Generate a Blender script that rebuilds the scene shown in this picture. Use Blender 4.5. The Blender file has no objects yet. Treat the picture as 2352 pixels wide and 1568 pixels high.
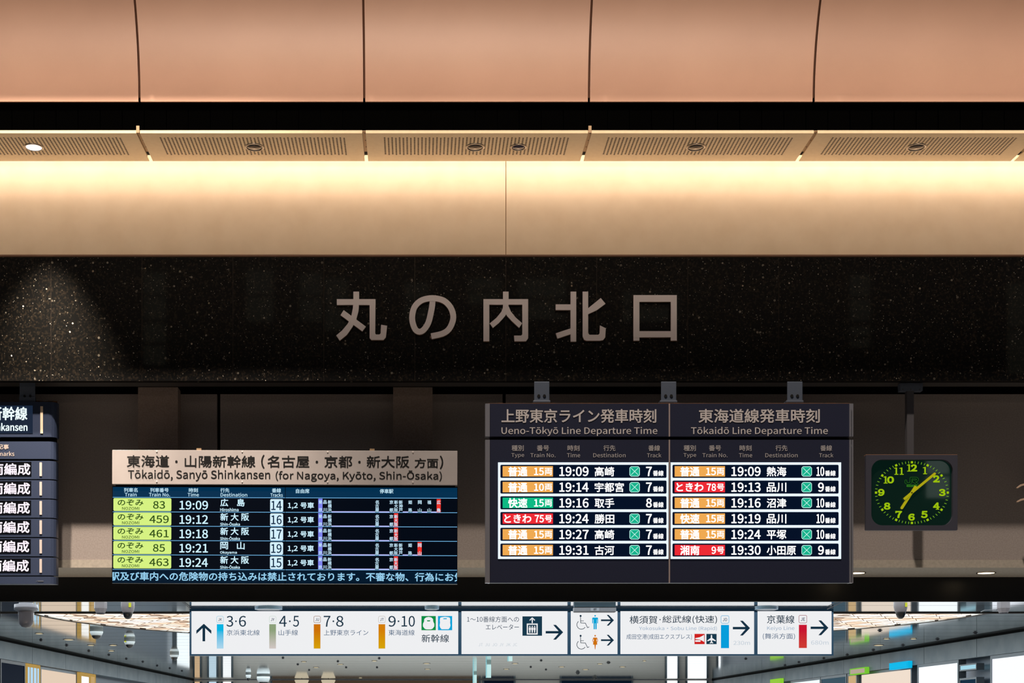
import bpy, bmesh, math, os, random
from mathutils import Vector
random.seed(7)
S = bpy.context.scene
COL = S.collection
PI = math.pi

# ------------------------------------------------------------------ camera, world, lights, exposure
CX, CY, F, CZ = 960.0, 1670.0, 3300.0, 1.6          # where the hall's depth lines meet, focal length, eye height
cam = bpy.data.objects.new('camera', bpy.data.cameras.new('camera'))
COL.objects.link(cam); S.camera = cam
cam.location = (0, 0, CZ); cam.rotation_euler = (PI / 2, 0, 0)
cam.data.sensor_fit = 'HORIZONTAL'; cam.data.sensor_width = 36
cam.data.lens = F / 2352 * 36
cam.data.shift_x = (1176 - CX) / 2352; cam.data.shift_y = (CY - 784) / 2352
cam.data.clip_end = 200

S.view_settings.view_transform = 'Standard'; S.view_settings.look = 'None'
S.view_settings.gamma = 1; S.view_settings.use_curve_mapping = False
S.view_settings.exposure = 0.0

def lin(c):
    c = c / 255.0
    return c / 12.92 if c <= .04045 else ((c + .055) / 1.055) ** 2.4
def rgb(c): return (lin(c[0]), lin(c[1]), lin(c[2]), 1.0)

W = bpy.data.worlds.new('world'); S.world = W; W.use_nodes = True
W.node_tree.nodes['Background'].inputs[0].default_value = (.88, .92, 1.05, 1)
W.node_tree.nodes['Background'].inputs[1].default_value = 0.045

def lamp(name, kind, loc, target, power, color, **kw):
    l = bpy.data.lights.new(name, kind); l.energy = power; l.color = color
    for k, v in kw.items(): setattr(l, k, v)
    o = bpy.data.objects.new(name, l); COL.objects.link(o); o.location = loc
    d = Vector(target) - Vector(loc)
    o.rotation_euler = d.to_track_quat('-Z', 'Y').to_euler()
    return o
# a spot lamp high in the dome, a second one across the hall, the strip in the light slot, added fills for cove, plaster and concourse
lamp('dome_spot', 'SPOT', (-1.6, 1.5, 28), (.8, 11, 4), 27000, (1, .86, .74), spot_size=math.radians(40), spot_blend=.3, shadow_soft_size=.35)
lamp('dome_spot_left', 'SPOT', (-4.2, 1.5, 28), (-2.1, 11.4, 3.0), 62000, (1, .84, .70), spot_size=math.radians(8), spot_blend=.8, shadow_soft_size=.35)
lamp('soffit_downlight', 'SPOT', (-2.838, 10.615, 5.868), (-2.838, 10.76, 0), 950, (1, .84, .66), spot_size=math.radians(56), spot_blend=.9, shadow_soft_size=.03)
lamp('cornice_uplight', 'AREA', (1.2, 7.0, 5.75), (1.2, 10.3, 6.26), 50, (1, .80, .64), shape='RECTANGLE', size=20, size_y=.3, spread=math.radians(34))  # added fill without any fixture, brightens the coved panels
lamp('wall_washer', 'AREA', (1.2, 6.6, 5.0), (1.2, 11, 5.25), 20, (1, .82, .66), shape='RECTANGLE', size=20, size_y=.2, spread=math.radians(28))  # added fill in place of bounced light on plaster, granite and letters
lamp('slot_light', 'AREA', (1.2, 10.835, 6.03), (1.2, 10.88, 5.7), 64, (1, .84, .70), shape='RECTANGLE', size=15.0, size_y=.05)
lamp('concourse_light', 'AREA', (1, 27, 2.93), (1, 27, 0), 2300, (.86, .95, 1), shape='RECTANGLE', size=13, size_y=26)  # added sheet of light under the ceiling, lifts the whole concourse

# ------------------------------------------------------------------ materials
MATS = {}
def mat(name, c=(128, 128, 128), rough=.5, metal=0, emit=None, strength=1.0, spec=.5, coat=0, raw=None):
    if name in MATS: return MATS[name]
    m = bpy.data.materials.new(name); m.use_nodes = True
    p = m.node_tree.nodes['Principled BSDF']
    p.inputs['Base Color'].default_value = raw + (1,) if raw else rgb(c)
    p.inputs['Roughness'].default_value = rough
    p.inputs['Metallic'].default_value = metal
    p.inputs['Specular IOR Level'].default_value = spec
    if coat: p.inputs['Coat Weight'].default_value = coat; p.inputs['Coat Roughness'].default_value = .03
    if emit:
        p.inputs['Emission Color'].default_value = rgb(emit); p.inputs['Emission Strength'].default_value = strength
    MATS[name] = m
    return m
def em(name, c, s=1.0):                                   # something that gives off light
    return mat(name, (1, 1, 1), .7, 0, c, s, .03)
def nodes(m): return m.node_tree.nodes, m.node_tree.links, m.node_tree.nodes['Principled BSDF']
def speckle(m, scale, lo, hi, bump=0.0, coord='Object', detail=4, fac=1.0):
    n, l, p = nodes(m)
    tc = n.new('ShaderNodeTexCoord'); nz = n.new('ShaderNodeTexNoise'); nz.inputs['Scale'].default_value = scale; nz.inputs['Detail'].default_value = detail
    l.new(tc.outputs[coord], nz.inputs['Vector'])
    cr = n.new('ShaderNodeValToRGB'); cr.color_ramp.elements[0].position = .35; cr.color_ramp.elements[1].position = .62
    cr.color_ramp.elements[0].color = rgb(lo); cr.color_ramp.elements[1].color = rgb(hi)
    l.new(nz.outputs['Fac'], cr.inputs['Fac']); l.new(cr.outputs[0], p.inputs['Base Color'])
    if bump:
        b = n.new('ShaderNodeBump'); b.inputs['Strength'].default_value = bump; b.inputs['Distance'].default_value = .002
        l.new(nz.outputs['Fac'], b.inputs['Height']); l.new(b.outputs[0], p.inputs['Normal'])
    return m

M_cove = speckle(mat('coved_panel', rough=.38, spec=.4), 1.2, (214, 170, 146), (222, 178, 153))
M_soffit = speckle(mat('soffit_paint', rough=.5), 30, (248, 222, 180), (252, 227, 186))
M_plaster = speckle(mat('plaster', rough=.85, spec=.2), 5, (232, 208, 178), (238, 215, 186), .25, detail=8)
M_stone = speckle(mat('grey_stone', rough=.85, spec=.15), 90, (158, 148, 142), (170, 160, 154), .2, detail=6)
M_felt = mat('backing_felt', (78, 50, 26), .9)
M_black = mat('black_fascia', (2, 2, 2), .8, spec=.03)
M_blackgloss = mat('black_gloss', (7, 8, 10), .25, spec=.5)
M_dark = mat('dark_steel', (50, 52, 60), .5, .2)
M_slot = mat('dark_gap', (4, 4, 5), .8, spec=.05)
M_brace = mat('bracket_metal', (190, 160, 125), .5, .3)
M_hole = mat('bolt_hole', (10, 8, 6), .9)
M_chrome = mat('chrome', (150, 140, 130), .2, .9)
M_lens = mat('lens_glass', (70, 66, 64), .1, .7)
M_lensblue = mat('sensor_glass', (20, 25, 60), .05, .6)
M_lampon = em('lamp_warm', (255, 246, 232), 2.5)
M_letter = mat('letter_metal', (214, 204, 204), .5, .1)
M_letteredge = mat('letter_edge', (110, 82, 62), .5, .4)
M_joint = mat('granite_joint', (70, 55, 42), .8)

def granite():
    m = mat('black_granite', (6, 6, 6), .55, spec=.08, coat=.22); n, l, p = nodes(m)
    tc = n.new('ShaderNodeTexCoord')
    def flakes(scale, thr, keep):
        v = n.new('ShaderNodeTexVoronoi'); v.inputs['Scale'].default_value = scale; l.new(tc.outputs['Object'], v.inputs['Vector'])
        a = n.new('ShaderNodeMath'); a.operation = 'LESS_THAN'; l.new(v.outputs['Distance'], a.inputs[0])
        s = n.new('ShaderNodeSeparateColor'); l.new(v.outputs['Color'], s.inputs[0])
        tz = n.new('ShaderNodeMath'); tz.operation = 'MULTIPLY'; tz.inputs[1].default_value = thr; l.new(s.outputs[2], tz.inputs[0]); l.new(tz.outputs[0], a.inputs[1])
        b = n.new('ShaderNodeMath'); b.operation = 'GREATER_THAN'; b.inputs[1].default_value = keep; l.new(s.outputs[0], b.inputs[0])
        c = n.new('ShaderNodeMath'); c.operation = 'MULTIPLY'; l.new(a.outputs[0], c.inputs[0]); l.new(b.outputs[0], c.inputs[1])
        d = n.new('ShaderNodeMath'); d.operation = 'MULTIPLY'; l.new(c.outputs[0], d.inputs[0]); l.new(s.outputs[1], d.inputs[1])
        return d, v
    f1, v1 = flakes(45, .46, .94); f2, v2 = flakes(120, .45, .92)
    mx = n.new('ShaderNodeMath'); mx.operation = 'MAXIMUM'; l.new(f1.outputs[0], mx.inputs[0]); l.new(f2.outputs[0], mx.inputs[1])
    mix = n.new('ShaderNodeMix'); mix.data_type = 'RGBA'; l.new(mx.outputs[0], mix.inputs[0])
    nz = n.new('ShaderNodeTexNoise'); nz.inputs['Scale'].default_value = 60; nz.inputs['Detail'].default_value = 6; l.new(tc.outputs['Object'], nz.inputs['Vector'])
    cr = n.new('ShaderNodeValToRGB'); cr.color_ramp.elements[0].position = .5; cr.color_ramp.elements[1].position = .78
    cr.color_ramp.elements[0].color = rgb((6, 6, 6)); cr.color_ramp.elements[1].color = rgb((50, 42, 33)); l.new(nz.outputs['Fac'], cr.inputs['Fac'])
    l.new(cr.outputs[0], mix.inputs[6]); mix.inputs[7].default_value = (.42, .37, .30, 1); l.new(mix.outputs[2], p.inputs['Base Color'])
    # each flake is a little mirror with its own tilt
    sub = n.new('ShaderNodeVectorMath'); sub.operation = 'SUBTRACT'; sub.inputs[1].default_value = (.5, .5, .5); l.new(v1.outputs['Color'], sub.inputs[0])
    sc = n.new('ShaderNodeVectorMath'); sc.operation = 'SCALE'; l.new(sub.outputs[0], sc.inputs[0])
    ms = n.new('ShaderNodeMath'); ms.operation = 'MULTIPLY'; ms.inputs[1].default_value = .9; l.new(mx.outputs[0], ms.inputs[0]); l.new(ms.outputs[0], sc.inputs['Scale'])
    g = n.new('ShaderNodeNewGeometry'); ad = n.new('ShaderNodeVectorMath'); l.new(g.outputs['Normal'], ad.inputs[0]); l.new(sc.outputs[0], ad.inputs[1])
    nm = n.new('ShaderNodeVectorMath'); nm.operation = 'NORMALIZE'; l.new(ad.outputs[0], nm.inputs[0]); l.new(nm.outputs[0], p.inputs['Normal'])
    l.new(mx.outputs[0], p.inputs['Metallic'])
    return m
M_granite = granite()

# ------------------------------------------------------------------ mesh building
ORG = {}
def X(px, Y): return (px - CX) * Y / F
def Z(py, Y): return CZ + (CY - py) * Y / F
def P(px, py, Y): return (X(px, Y), Y, Z(py, Y))

class MB:
    def __init__(s): s.v = []; s.f = []
    def add(s, vs, fs):
        b = len(s.v); s.v += [tuple(v) for v in vs]; s.f += [tuple(i + b for i in f) for f in fs]; return s
    def box(s, x0, x1, y0, y1, z0, z1):
        return s.add([(x0, y0, z0), (x1, y0, z0), (x1, y1, z0), (x0, y1, z0), (x0, y0, z1), (x1, y0, z1), (x1, y1, z1), (x0, y1, z1)],
                     [(0, 3, 2, 1), (4, 5, 6, 7), (0, 1, 5, 4), (1, 2, 6, 5), (2, 3, 7, 6), (3, 0, 4, 7)])
    def pbox(s, Y, x0, y0, x1, y1, depth):                 # a box whose front face lies at depth Y
        return s.box(X(x0, Y), X(x1, Y), Y, Y + depth, Z(y1, Y), Z(y0, Y))
    def poly(s, Y, pts, depth=0):                          # an outline facing the hall, with a thickness
        a = [P(x, y, Y) for x, y in pts]; n = len(a)
        ar = sum(pts[i][0] * pts[(i + 1) % n][1] - pts[(i + 1) % n][0] * pts[i][1] for i in range(n))
        if ar > 0: a.reverse()
        if not depth: return s.add(a, [tuple(range(n))])
        b = [(x, y + depth, z) for x, y, z in a]
        return s.add(a + b, [tuple(range(n)), tuple(range(2 * n - 1, n - 1, -1))] + [((i + 1) % n, i, i + n, (i + 1) % n + n) for i in range(n)])
    def stroke(s, Y, pts, w, depth=0, cap=False):
        for (x0, y0), (x1, y1) in zip(pts, pts[1:]):
            d = math.hypot(x1 - x0, y1 - y0) or 1; ux, uy = (x1 - x0) / d, (y1 - y0) / d; h = w / 2
            e = h * .5 if cap else 0
            s.poly(Y, [(x0 - uy * h - ux * e, y0 + ux * h - uy * e), (x1 - uy * h + ux * e, y1 + ux * h + uy * e),
                       (x1 + uy * h + ux * e, y1 - ux * h + uy * e), (x0 + uy * h - ux * e, y0 - ux * h - uy * e)], depth)
        if cap:
            for x, y in pts: s.poly(Y, [(x + w / 2 * math.cos(i * PI / 5), y + w / 2 * math.sin(i * PI / 5)) for i in range(10)], depth)
        return s
    def lathe(s, c, prof, seg=24, flip=False):             # prof: (radius, height) from the centre, axis up
        n = len(prof); vs = []
        for i in range(seg):
            a = 2 * PI * i / seg
            for r, h in prof: vs.append((c[0] + r * math.cos(a), c[1] + r * math.sin(a), c[2] + h))
        fs = []
        for i in range(seg):
            j = (i + 1) % seg
            for k in range(n - 1): fs.append((i * n + k, j * n + k, j * n + k + 1, i * n + k + 1))
        s.add(vs, fs)
        for k in (0, n - 1):
            if prof[k][0] > 1e-5: s.f.append(tuple(len(s.v) - seg * n + i * n + k for i in range(seg)))
        return s
    def build(s, name, m, parent=None, bev=0, smooth=False, center=None):
        me = bpy.data.meshes.new(name)
        o = bpy.data.objects.new(name, me)
        if parent is not None: org = ORG[parent.name]
        elif center is not None: org = Vector(center)
        else: org = Vector((0, 0, 0))
        me.from_pydata([(v[0] - org.x, v[1] - org.y, v[2] - org.z) for v in s.v], [], s.f)
        me.validate()
        COL.objects.link(o); ORG[o.name] = org
        if parent is not None: o.parent = parent
        else: o.location = org
        ms = m if isinstance(m, (list, tuple)) else [m]
        for q in ms: me.materials.append(q)
        if smooth:
            for p in me.polygons: p.use_smooth = len(p.vertices) < 8
        if bev:
            b = o.modifiers.new('edge', 'BEVEL'); b.width = bev; b.segments = 2; b.limit_method = 'ANGLE'
        return o

def tag(o, label=None, cat=None, group=None, kind=None):
    if label: o['label'] = label
    if cat: o['category'] = cat
    if group: o['group'] = group
    if kind: o['kind'] = kind
    return o
def thing(name, loc, label, cat, group=None, kind=None):
    o = bpy.data.objects.new(name, None); COL.objects.link(o); o.location = loc; o.empty_display_size = .1
    ORG[o.name] = Vector(loc)
    return tag(o, label, cat, group, kind)
def struct(name, loc=(0, 0, 0)):
    return thing(name, loc, None, None, None, 'structure')
def dup(o, loc, parent=None, label=None, group=None):
    c = o.copy(); COL.objects.link(c)
    if parent is None: c.location = loc
    else: c.parent = parent
    if label: c['label'] = label
    if group: c['group'] = group
    ORG[c.name] = Vector(loc)
    for ch in list(o.children): dup(ch, loc, c)
    return c
def clone_at(o, dx=0, dy=0, dz=0):                         # another copy of one part, beside the first
    c = o.copy(); COL.objects.link(c); c.location = o.location + Vector((dx, dy, dz)); return c

# lettering ---------------------------------------------------------
def load_font():
    try: return bpy.data.fonts.load(os.path.join(bpy.utils.resource_path('LOCAL'), 'datafiles', 'fonts', 'Noto Sans CJK Regular.woff2'))
    except Exception: return None
FONT = load_font(); GC = {}
def text_mesh(body, ls=1.0):
    c = bpy.data.curves.new('lettering', 'FONT'); c.body = body
    if FONT: c.font = FONT
    c.resolution_u = 3; c.space_line = ls
    o = bpy.data.objects.new('lettering', c); me = bpy.data.meshes.new_from_object(o)
    vs = [tuple(v.co) for v in me.vertices]; fs = [tuple(p.vertices) for p in me.polygons]
    bpy.data.objects.remove(o); bpy.data.curves.remove(c); bpy.data.meshes.remove(me)
    return vs, fs
def keep(body, vs, fs):
    x0 = min(v[0] for v in vs); x1 = max(v[0] for v in vs); y0 = min(v[1] for v in vs); y1 = max(v[1] for v in vs)
    GC[body] = (vs, fs, x0, x1, y0, y1)
def glyphs(body):
    if body not in GC: keep(body, *text_mesh(body))
    return GC[body]
def ink(mb, Y, body, x0, y0, x1, y1, d=0.0, n=6):
    """flat lettering whose ink fills the given frame; d thickens the strokes"""
    vs, fs, a0, a1, b0, b1 = glyphs(body)
    sx = (x1 - x0 - 2 * d) / (a1 - a0); sy = (y1 - y0 - 2 * d) / (b1 - b0)
    offs = [(d * math.cos(2 * PI * i / n + .4), d * math.sin(2 * PI * i / n + .4)) for i in range(n)] if d else [(0, 0)]
    for k, (ox, oy) in enumerate(offs):
        mb.add([P(x0 + d + (v[0] - a0) * sx + ox, y1 - d - (v[1] - b0) * sy + oy, Y - k * .00004) for v in vs], fs)
    return mb
def clip_x(o, xmin=None, xmax=None):
    bm = bmesh.new(); bm.from_mesh(o.data)
    for x, s in ((xmin, -1), (xmax, 1)):
        if x is None: continue
        bmesh.ops.bisect_plane(bm, geom=bm.verts[:] + bm.edges[:] + bm.faces[:], plane_co=(x - ORG[o.name].x, 0, 0), plane_no=(s, 0, 0), clear_outer=True)
    bm.to_mesh(o.data); bm.free()
def rrect(x0, y0, x1, y1, r, n=5):
    pts = []
    for cx, cy, a0 in ((x1 - r, y0 + r, -PI / 2), (x1 - r, y1 - r, 0), (x0 + r, y1 - r, PI / 2), (x0 + r, y0 + r, PI)):
        for i in range(n + 1): a = a0 + PI / 2 * i / n; pts.append((cx + r * math.cos(a), cy + r * math.sin(a)))
    return pts
def circ(cx, cy, r, n=16, ry=None): return [(cx + r * math.cos(2 * PI * i / n), cy + (ry or r) * math.sin(2 * PI * i / n)) for i in range(n)]
def frame_outline(mb, Y, x0, y0, x1, y1, w, r=0):
    mb.stroke(Y, [(x0 + w / 2, y0 + r), (x0 + w / 2, y1 - r)], w); mb.stroke(Y, [(x1 - w / 2, y0 + r), (x1 - w / 2, y1 - r)], w)
    mb.stroke(Y, [(x0 + r, y0 + w / 2), (x1 - r, y0 + w / 2)], w); mb.stroke(Y, [(x0 + r, y1 - w / 2), (x1 - r, y1 - w / 2)], w)
    for sx, sy, ax, ay in ((1, 1, x0, y0), (-1, 1, x1, y0), (1, -1, x0, y1), (-1, -1, x1, y1)):
        if r: mb.stroke(Y, [(ax + sx * w / 2, ay + sy * r), (ax + sx * r, ay + sy * w / 2)], w)

# ================================================================== THE HALL: floor, rear wall
WX0, WX1 = -7.5, 10.5
MB().box(-14, 14, -10, 42, -.2, 0).build('floor', mat('floor_stone', (150, 148, 144), .35)); bpy.data.objects['floor']['kind'] = 'structure'
rear = struct('wall_rear', (0, -10, 0))
MB().box(-13, 13, -10.3, -10, 0, 16).build('wall_panel', mat('rear_wall', (60, 50, 42), .8), rear)
M_pane = em('dim_window', (150, 150, 130), .9); M_frame = mat('window_frame', (35, 30, 26), .6)
k = 0
for px0, px1, py0, py1 in ((330, 382, 626, 735), (330, 382, 742, 840), (566, 628, 620, 740), (690, 742, 628, 738), (745, 800, 640, 760), (1076, 1150, 640, 700), (1190, 1300, 640, 735), (1950, 2000, 632, 738), (1950, 2000, 750, 800), (930, 985, 650, 740), (1430, 1560, 670, 740), (2310, 2360, 650, 860), (2112, 2166, 1046, 1150)):
    k += 1
    L = 32.0 / F; x0 = (px0 - CX) * L; x1 = (px1 - CX) * L; z0 = CZ + (CY - py1) * L; z1 = CZ + (CY - py0) * L
    w = struct('window_%d' % k, ((x0 + x1) / 2, -9.97, z0))
    MB().box(x0, x1, -9.98, -9.97, z0, z1).build('pane', M_pane if py0 < 1000 else em('bright_window', (205, 225, 215), 1.2), w)
    fr = MB(); t = .05
    fr.box(x0 - t, x0, -10, -9.92, z0 - t, z1 + t); fr.box(x1, x1 + t, -10, -9.92, z0 - t, z1 + t); fr.box(x0, x1, -10, -9.92, z1, z1 + t); fr.box(x0, x1, -10, -9.92, z0 - t, z0); fr.box(x0, x1, -10, -9.93, (z0 + z1) / 2 - .03, (z0 + z1) / 2 + .03)
    fr.build('window_frame', M_frame, w)

# ================================================================== coved panels above
cove = struct('ceiling_cove', (0, 10.4, 6.13))
PITCH = 1.63; JX = [-2.02 + PITCH * i for i in range(-3, 7)]
def arc_panel(x0, x1, th=.012, R=1.29, n=20, amax=44, amin=0):
    an = lambda i: math.radians(amin + (amax - amin) * i / n)
    mb = MB(); pt = lambda r, i: (10.42 - 1.29 + r * math.cos(an(i)), 6.137 + r * math.sin(an(i)))
    for r, fl in ((R, 0), (R + th, 1)):
        vs = []
        for i in range(n + 1): y, z = pt(r, i); vs += [(x0, y, z), (x1, y, z)]
        mb.add(vs, [(2 * i, 2 * i + 2, 2 * i + 3, 2 * i + 1) if fl else (2 * i, 2 * i + 1, 2 * i + 3, 2 * i + 2) for i in range(n)])
    for x in (x0, x1):
        vs = []
        for i in range(n + 1): vs += [(x,) + pt(R, i), (x,) + pt(R + th, i)]
        mb.add(vs, [(2 * i, 2 * i + 1, 2 * i + 3, 2 * i + 2) for i in range(n)])
    mb.add([(x0,) + pt(R, 0), (x1,) + pt(R, 0), (x1,) + pt(R + th, 0), (x0,) + pt(R + th, 0)], [(0, 3, 2, 1)])
    return mb
p0 = arc_panel(JX[0] + .008, JX[1] - .008).build('curved_panel', M_cove, cove, smooth=True)
for i in range(1, len(JX) - 1): clone_at(p0, PITCH * i)
MB().add(*[(lambda q: (q.v, q.f))(arc_panel(JX[0], JX[-1], R=1.31, amin=1.6))][0]).build('backing_board', mat('joint_brown', (92, 56, 36), .8), cove)
wd = struct('wall_dome', (0, 10.07, 7.035))
MB().box(JX[0], JX[-1], 10.07, 10.2, 7.035, 15).build('wall_panel', mat('dome_cream', (196, 172, 140), .8), wd)
# black recess between cove and soffit
fas = struct('trim_fascia', (0, 10.62, 5.9))
q = MB().box(JX[0], JX[0] + .157, 10.62, 10.65, 5.93, 6.5).build('fascia_panel', M_black, fas)
nfp = int((JX[-1] - JX[0]) / .163)
for i in range(1, nfp): clone_at(q, .163 * i)
MB().box(JX[0], JX[-1], 10.655, 10.67, 5.93, 6.5).build('backing_board', M_slot, fas)

# ================================================================== perforated soffit
SZ = 5.886; SY0, SY1 = 10.37, 10.88
sof = struct('ceiling_soffit', (0, SY0, SZ))
def perforated(x0, x1):
    mb = MB(); cp, rp, nc, nr = .02725, .0198, 50, 16
    xa = (x0 + x1) / 2 - nc * cp / 2; xb = xa + nc * cp; ya, yb = 10.437, 10.437 + rp * (nr + .5)
    def q(a, b, c, d): mb.add([(a, c, SZ), (b, c, SZ), (b, d, SZ), (a, d, SZ)], [(0, 3, 2, 1)])
    q(x0, x1, SY0, ya); q(x0, x1, yb, SY1); q(x0, xa, ya, yb); q(xb, x1, ya, yb)
    r = .0072
    for c in range(nc):
        a = xa + c * cp; b = a + cp; s = rp / 2 if c % 2 else 0
        if s: q(a, b, ya, ya + s)
        else: q(a, b, yb - rp / 2, yb)
        for k in range(nr):
            y = ya + s + k * rp; t = y + rp; mx, my = (a + b) / 2, (y + t) / 2
            out = [(a, y), (mx, y), (b, y), (b, my), (b, t), (mx, t), (a, t), (a, my)]
            inn = [(mx + r * math.cos(-3 * PI / 4 + i * PI / 4), my + r * math.sin(-3 * PI / 4 + i * PI / 4)) for i in range(8)]
            mb.add([(u, v, SZ) for u, v in out + inn], [(i, i + 8, (i + 1) % 8 + 8, (i + 1) % 8) for i in range(8)])
    # returned edges
    for a, b, c, d in ((x0, x1, SY0, SY0 + .003), (x0, x1, SY1 - .003, SY1), (x0, x0 + .003, SY0 + .003, SY1 - .003), (x1 - .003, x1, SY0 + .003, SY1 - .003)):
        mb.box(a, b, c, d, SZ + .0005, SZ + .022)
    return mb
s0 = perforated(JX[0] + .013, JX[1] - .013).build('soffit_panel', M_soffit, sof)
f0 = MB().box(JX[0] + .02, JX[1] - .02, SY0 + .01, SY1 - .01, SZ + .012, SZ + .018).build('felt_backing', M_felt, sof)
b0 = MB()
bx = JX[1]
b0.box(bx - .013, bx + .013, SY0 - .01, SY0 + .42, SZ + .012, SZ + .016)
b0.box(bx - .013, bx - .010, SY0 - .01, SY0 + .42, SZ + .002, SZ + .012)
b0 = b0.build('joint_bracket', M_brace, sof)
hk = MB().box(bx - .011, bx + .011, SY0 - .012, SY0 - .007, SZ, SZ + .05).build('bracket_hook', M_brace, sof)
for i in (2, 4, 6): clone_at(hk, PITCH * i)
h0 = MB()
for hy in (.03, .15, .27): h0.lathe((bx + .006, SY0 + hy, SZ + .0105), [(.004, 0), (.004, .001)], 8)
h0.box(bx - .012, bx + .012, SY0 + .36, SY0 + .42, SZ + .0105, SZ + .0115)
h0 = h0.build('bolt_hole', M_hole, sof)
for i in range(1, len(JX) - 1): clone_at(s0, PITCH * i); clone_at(f0, PITCH * i)
for i in range(1, len(JX) - 2): clone_at(b0, PITCH * i); clone_at(h0, PITCH * i)

def downlight(name, loc, r, lens, label, cat, group, tilt=0):
    o = thing(name, loc, label, cat, group)
    MB().lathe(loc, [(r * .80, .004), (r * .84, -.005), (r, -.004), (r * 1.02, -.001), (r * 1.02, .002)], 28).build('trim_ring', M_chrome, o, smooth=True)
    MB().lathe(loc, [(.0001, -.008), (r * .45, -.007), (r * .78, -.004), (r * .8, .003)], 24).build('lens', lens, o, smooth=True)
    return o
DG = 'recessed downlights in the perforated soffit'
names = {0: 'lit round downlight glowing white in the perforated soffit at the far left',
         1: 'unlit round downlight in the second perforated soffit panel from the left',
         2: 'unlit round downlight beside the small sensor in the perforated soffit',
         3: 'unlit round downlight in the soffit above the 口 character and the black board',
         4: 'unlit round downlight in the soffit panel high above the green clock'}
for i in range(5):
    x = -2.838 + PITCH * i
    downlight('downlight', (x, 10.615, SZ - .001), .071, em('lamp_lit', (255, 250, 244), 2) if i == 0 else M_lens, names[i], 'light', DG)
downlight('ceiling_sensor', (.742, 10.615, SZ - .001), .060, M_lensblue, 'small round sensor with a dark blue glass eye in the perforated soffit', 'sensor', None)

# ================================================================== plaster band washed by the slot light
wu = struct('wall_upper', (0, 11, 4.9))
zb = Z(586, 11)
XS = [.673 - 5.85 * 1.4, .673, .673 + 5.85 * 1.6]
for a, b in zip(XS, XS[1:]): MB().box(a + .003, b - .003, 11, 11.06, zb, 6.6).build('plaster_panel', M_plaster, wu)
MB().box(XS[0], XS[-1], 11.01, 11.08, zb - .001, 6.6).build('backing_board', mat('plaster_joint', (150, 115, 75), .8), wu)
MB().box(XS[0], XS[-1], 10.985, 11.03, zb - .012, zb).build('drip_edge', mat('drip_edge', (120, 84, 62), .6), wu)

# ================================================================== granite band
wg = struct('wall_granite', (0, 11, 4.25))
gz0, gz1 = Z(874, 11), zb - .014
for i in range(-11, 14):
    a = .673 + .697 * i
    o = MB().box(a + .0016, a + .697 - .0016, 11.005 + random.uniform(0, .0012), 11.045, gz0, gz1).build('granite_panel', M_granite, wg)
MB().box(.673 - .697 * 11, .673 + .697 * 14, 11.012, 11.05, gz0 + .001, gz1).build('backing_board', M_joint, wg)

LET = [('丸', 772, 669.5, 890, 783, 'maru', 'first'), ('の', 940, 678.6, 1048, 779, 'no', 'second'), ('内', 1110.4, 669.5, 1213.5, 784.3, 'uchi', 'third'),
       ('北', 1276.4, 669.5, 1391.6, 784.3, 'kita', 'fourth'), ('口', 1454.8, 677.5, 1555.4, 782, 'guchi', 'last')]
desc = {'丸': 'grey metal 丸 (maru) character, first of five on the black granite', 'の': 'rounded grey metal の (no) character between 丸 and 内 on the granite',
        '内': 'grey metal 内 (uchi) character in the middle of the granite lettering', '北': 'grey metal 北 (kita) character between 内 and 口 on the granite',
        '口': 'square grey metal 口 (guchi) character ending the lettering on the granite'}
GL = {'丸': [[(92, 155), (335, 155), (335, 192), (92, 192)], [(298, 155), (335, 155), (333, 370), (338, 377), (360, 377), (367, 370), (370, 316), (408, 322), (400, 395), (385, 412), (310, 412), (298, 400)],
             [(196, 108), (232, 108), (232, 170), (228, 230), (215, 280), (190, 330), (155, 380), (110, 416), (88, 383), (125, 352), (160, 310), (183, 262), (193, 210), (196, 160)], [(135, 224), (275, 328), (252, 358), (115, 256)]],
      '内': [[(1013, 155), (1050, 155), (1050, 420), (1013, 420)], [(1013, 155), (1294, 155), (1294, 190), (1013, 190)], [(1257, 155), (1294, 155), (1294, 400), (1280, 420), (1208, 420), (1205, 384), (1250, 384), (1257, 376)],
             [(1136, 108), (1171, 108), (1171, 195), (1136, 195)], [(1136, 185), (1171, 185), (1168, 225), (1150, 260), (1110, 305), (1072, 336), (1052, 308), (1095, 272), (1125, 235), (1135, 210)], [(1152, 245), (1171, 198), (1185, 232), (1215, 270), (1256, 306), (1237, 336), (1190, 292), (1162, 262)]],
      '北': [[(1560, 108), (1596, 108), (1596, 422), (1560, 422)], [(1467, 188), (1562, 188), (1562, 224), (1467, 224)], [(1467, 370), (1562, 338), (1562, 375), (1478, 403)],
             [(1636, 108), (1671, 108), (1671, 370), (1680, 379), (1735, 379), (1743, 370), (1745, 320), (1782, 338), (1778, 395), (1765, 412), (1745, 416), (1660, 416), (1645, 410), (1636, 390)], [(1671, 212), (1750, 148), (1780, 184), (1725, 225), (1671, 250)]],
      '口': [[(1955, 130), (1993, 130), (1993, 416), (1955, 416)], [(1955, 130), (2228, 130), (2228, 172), (1955, 172)], [(2190, 130), (2228, 130), (2228, 416), (2190, 416)], [(1955, 356), (2228, 356), (2228, 395), (1955, 395)]]}
NO_ = [(694, 150), (692, 185), (685, 230), (668, 300), (640, 345), (612, 360), (585, 345), (568, 300), (566, 255), (580, 205), (615, 168), (660, 152), (710, 150), (765, 165), (805, 205), (823, 255), (818, 300), (795, 345), (755, 372), (685, 388)]
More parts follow.
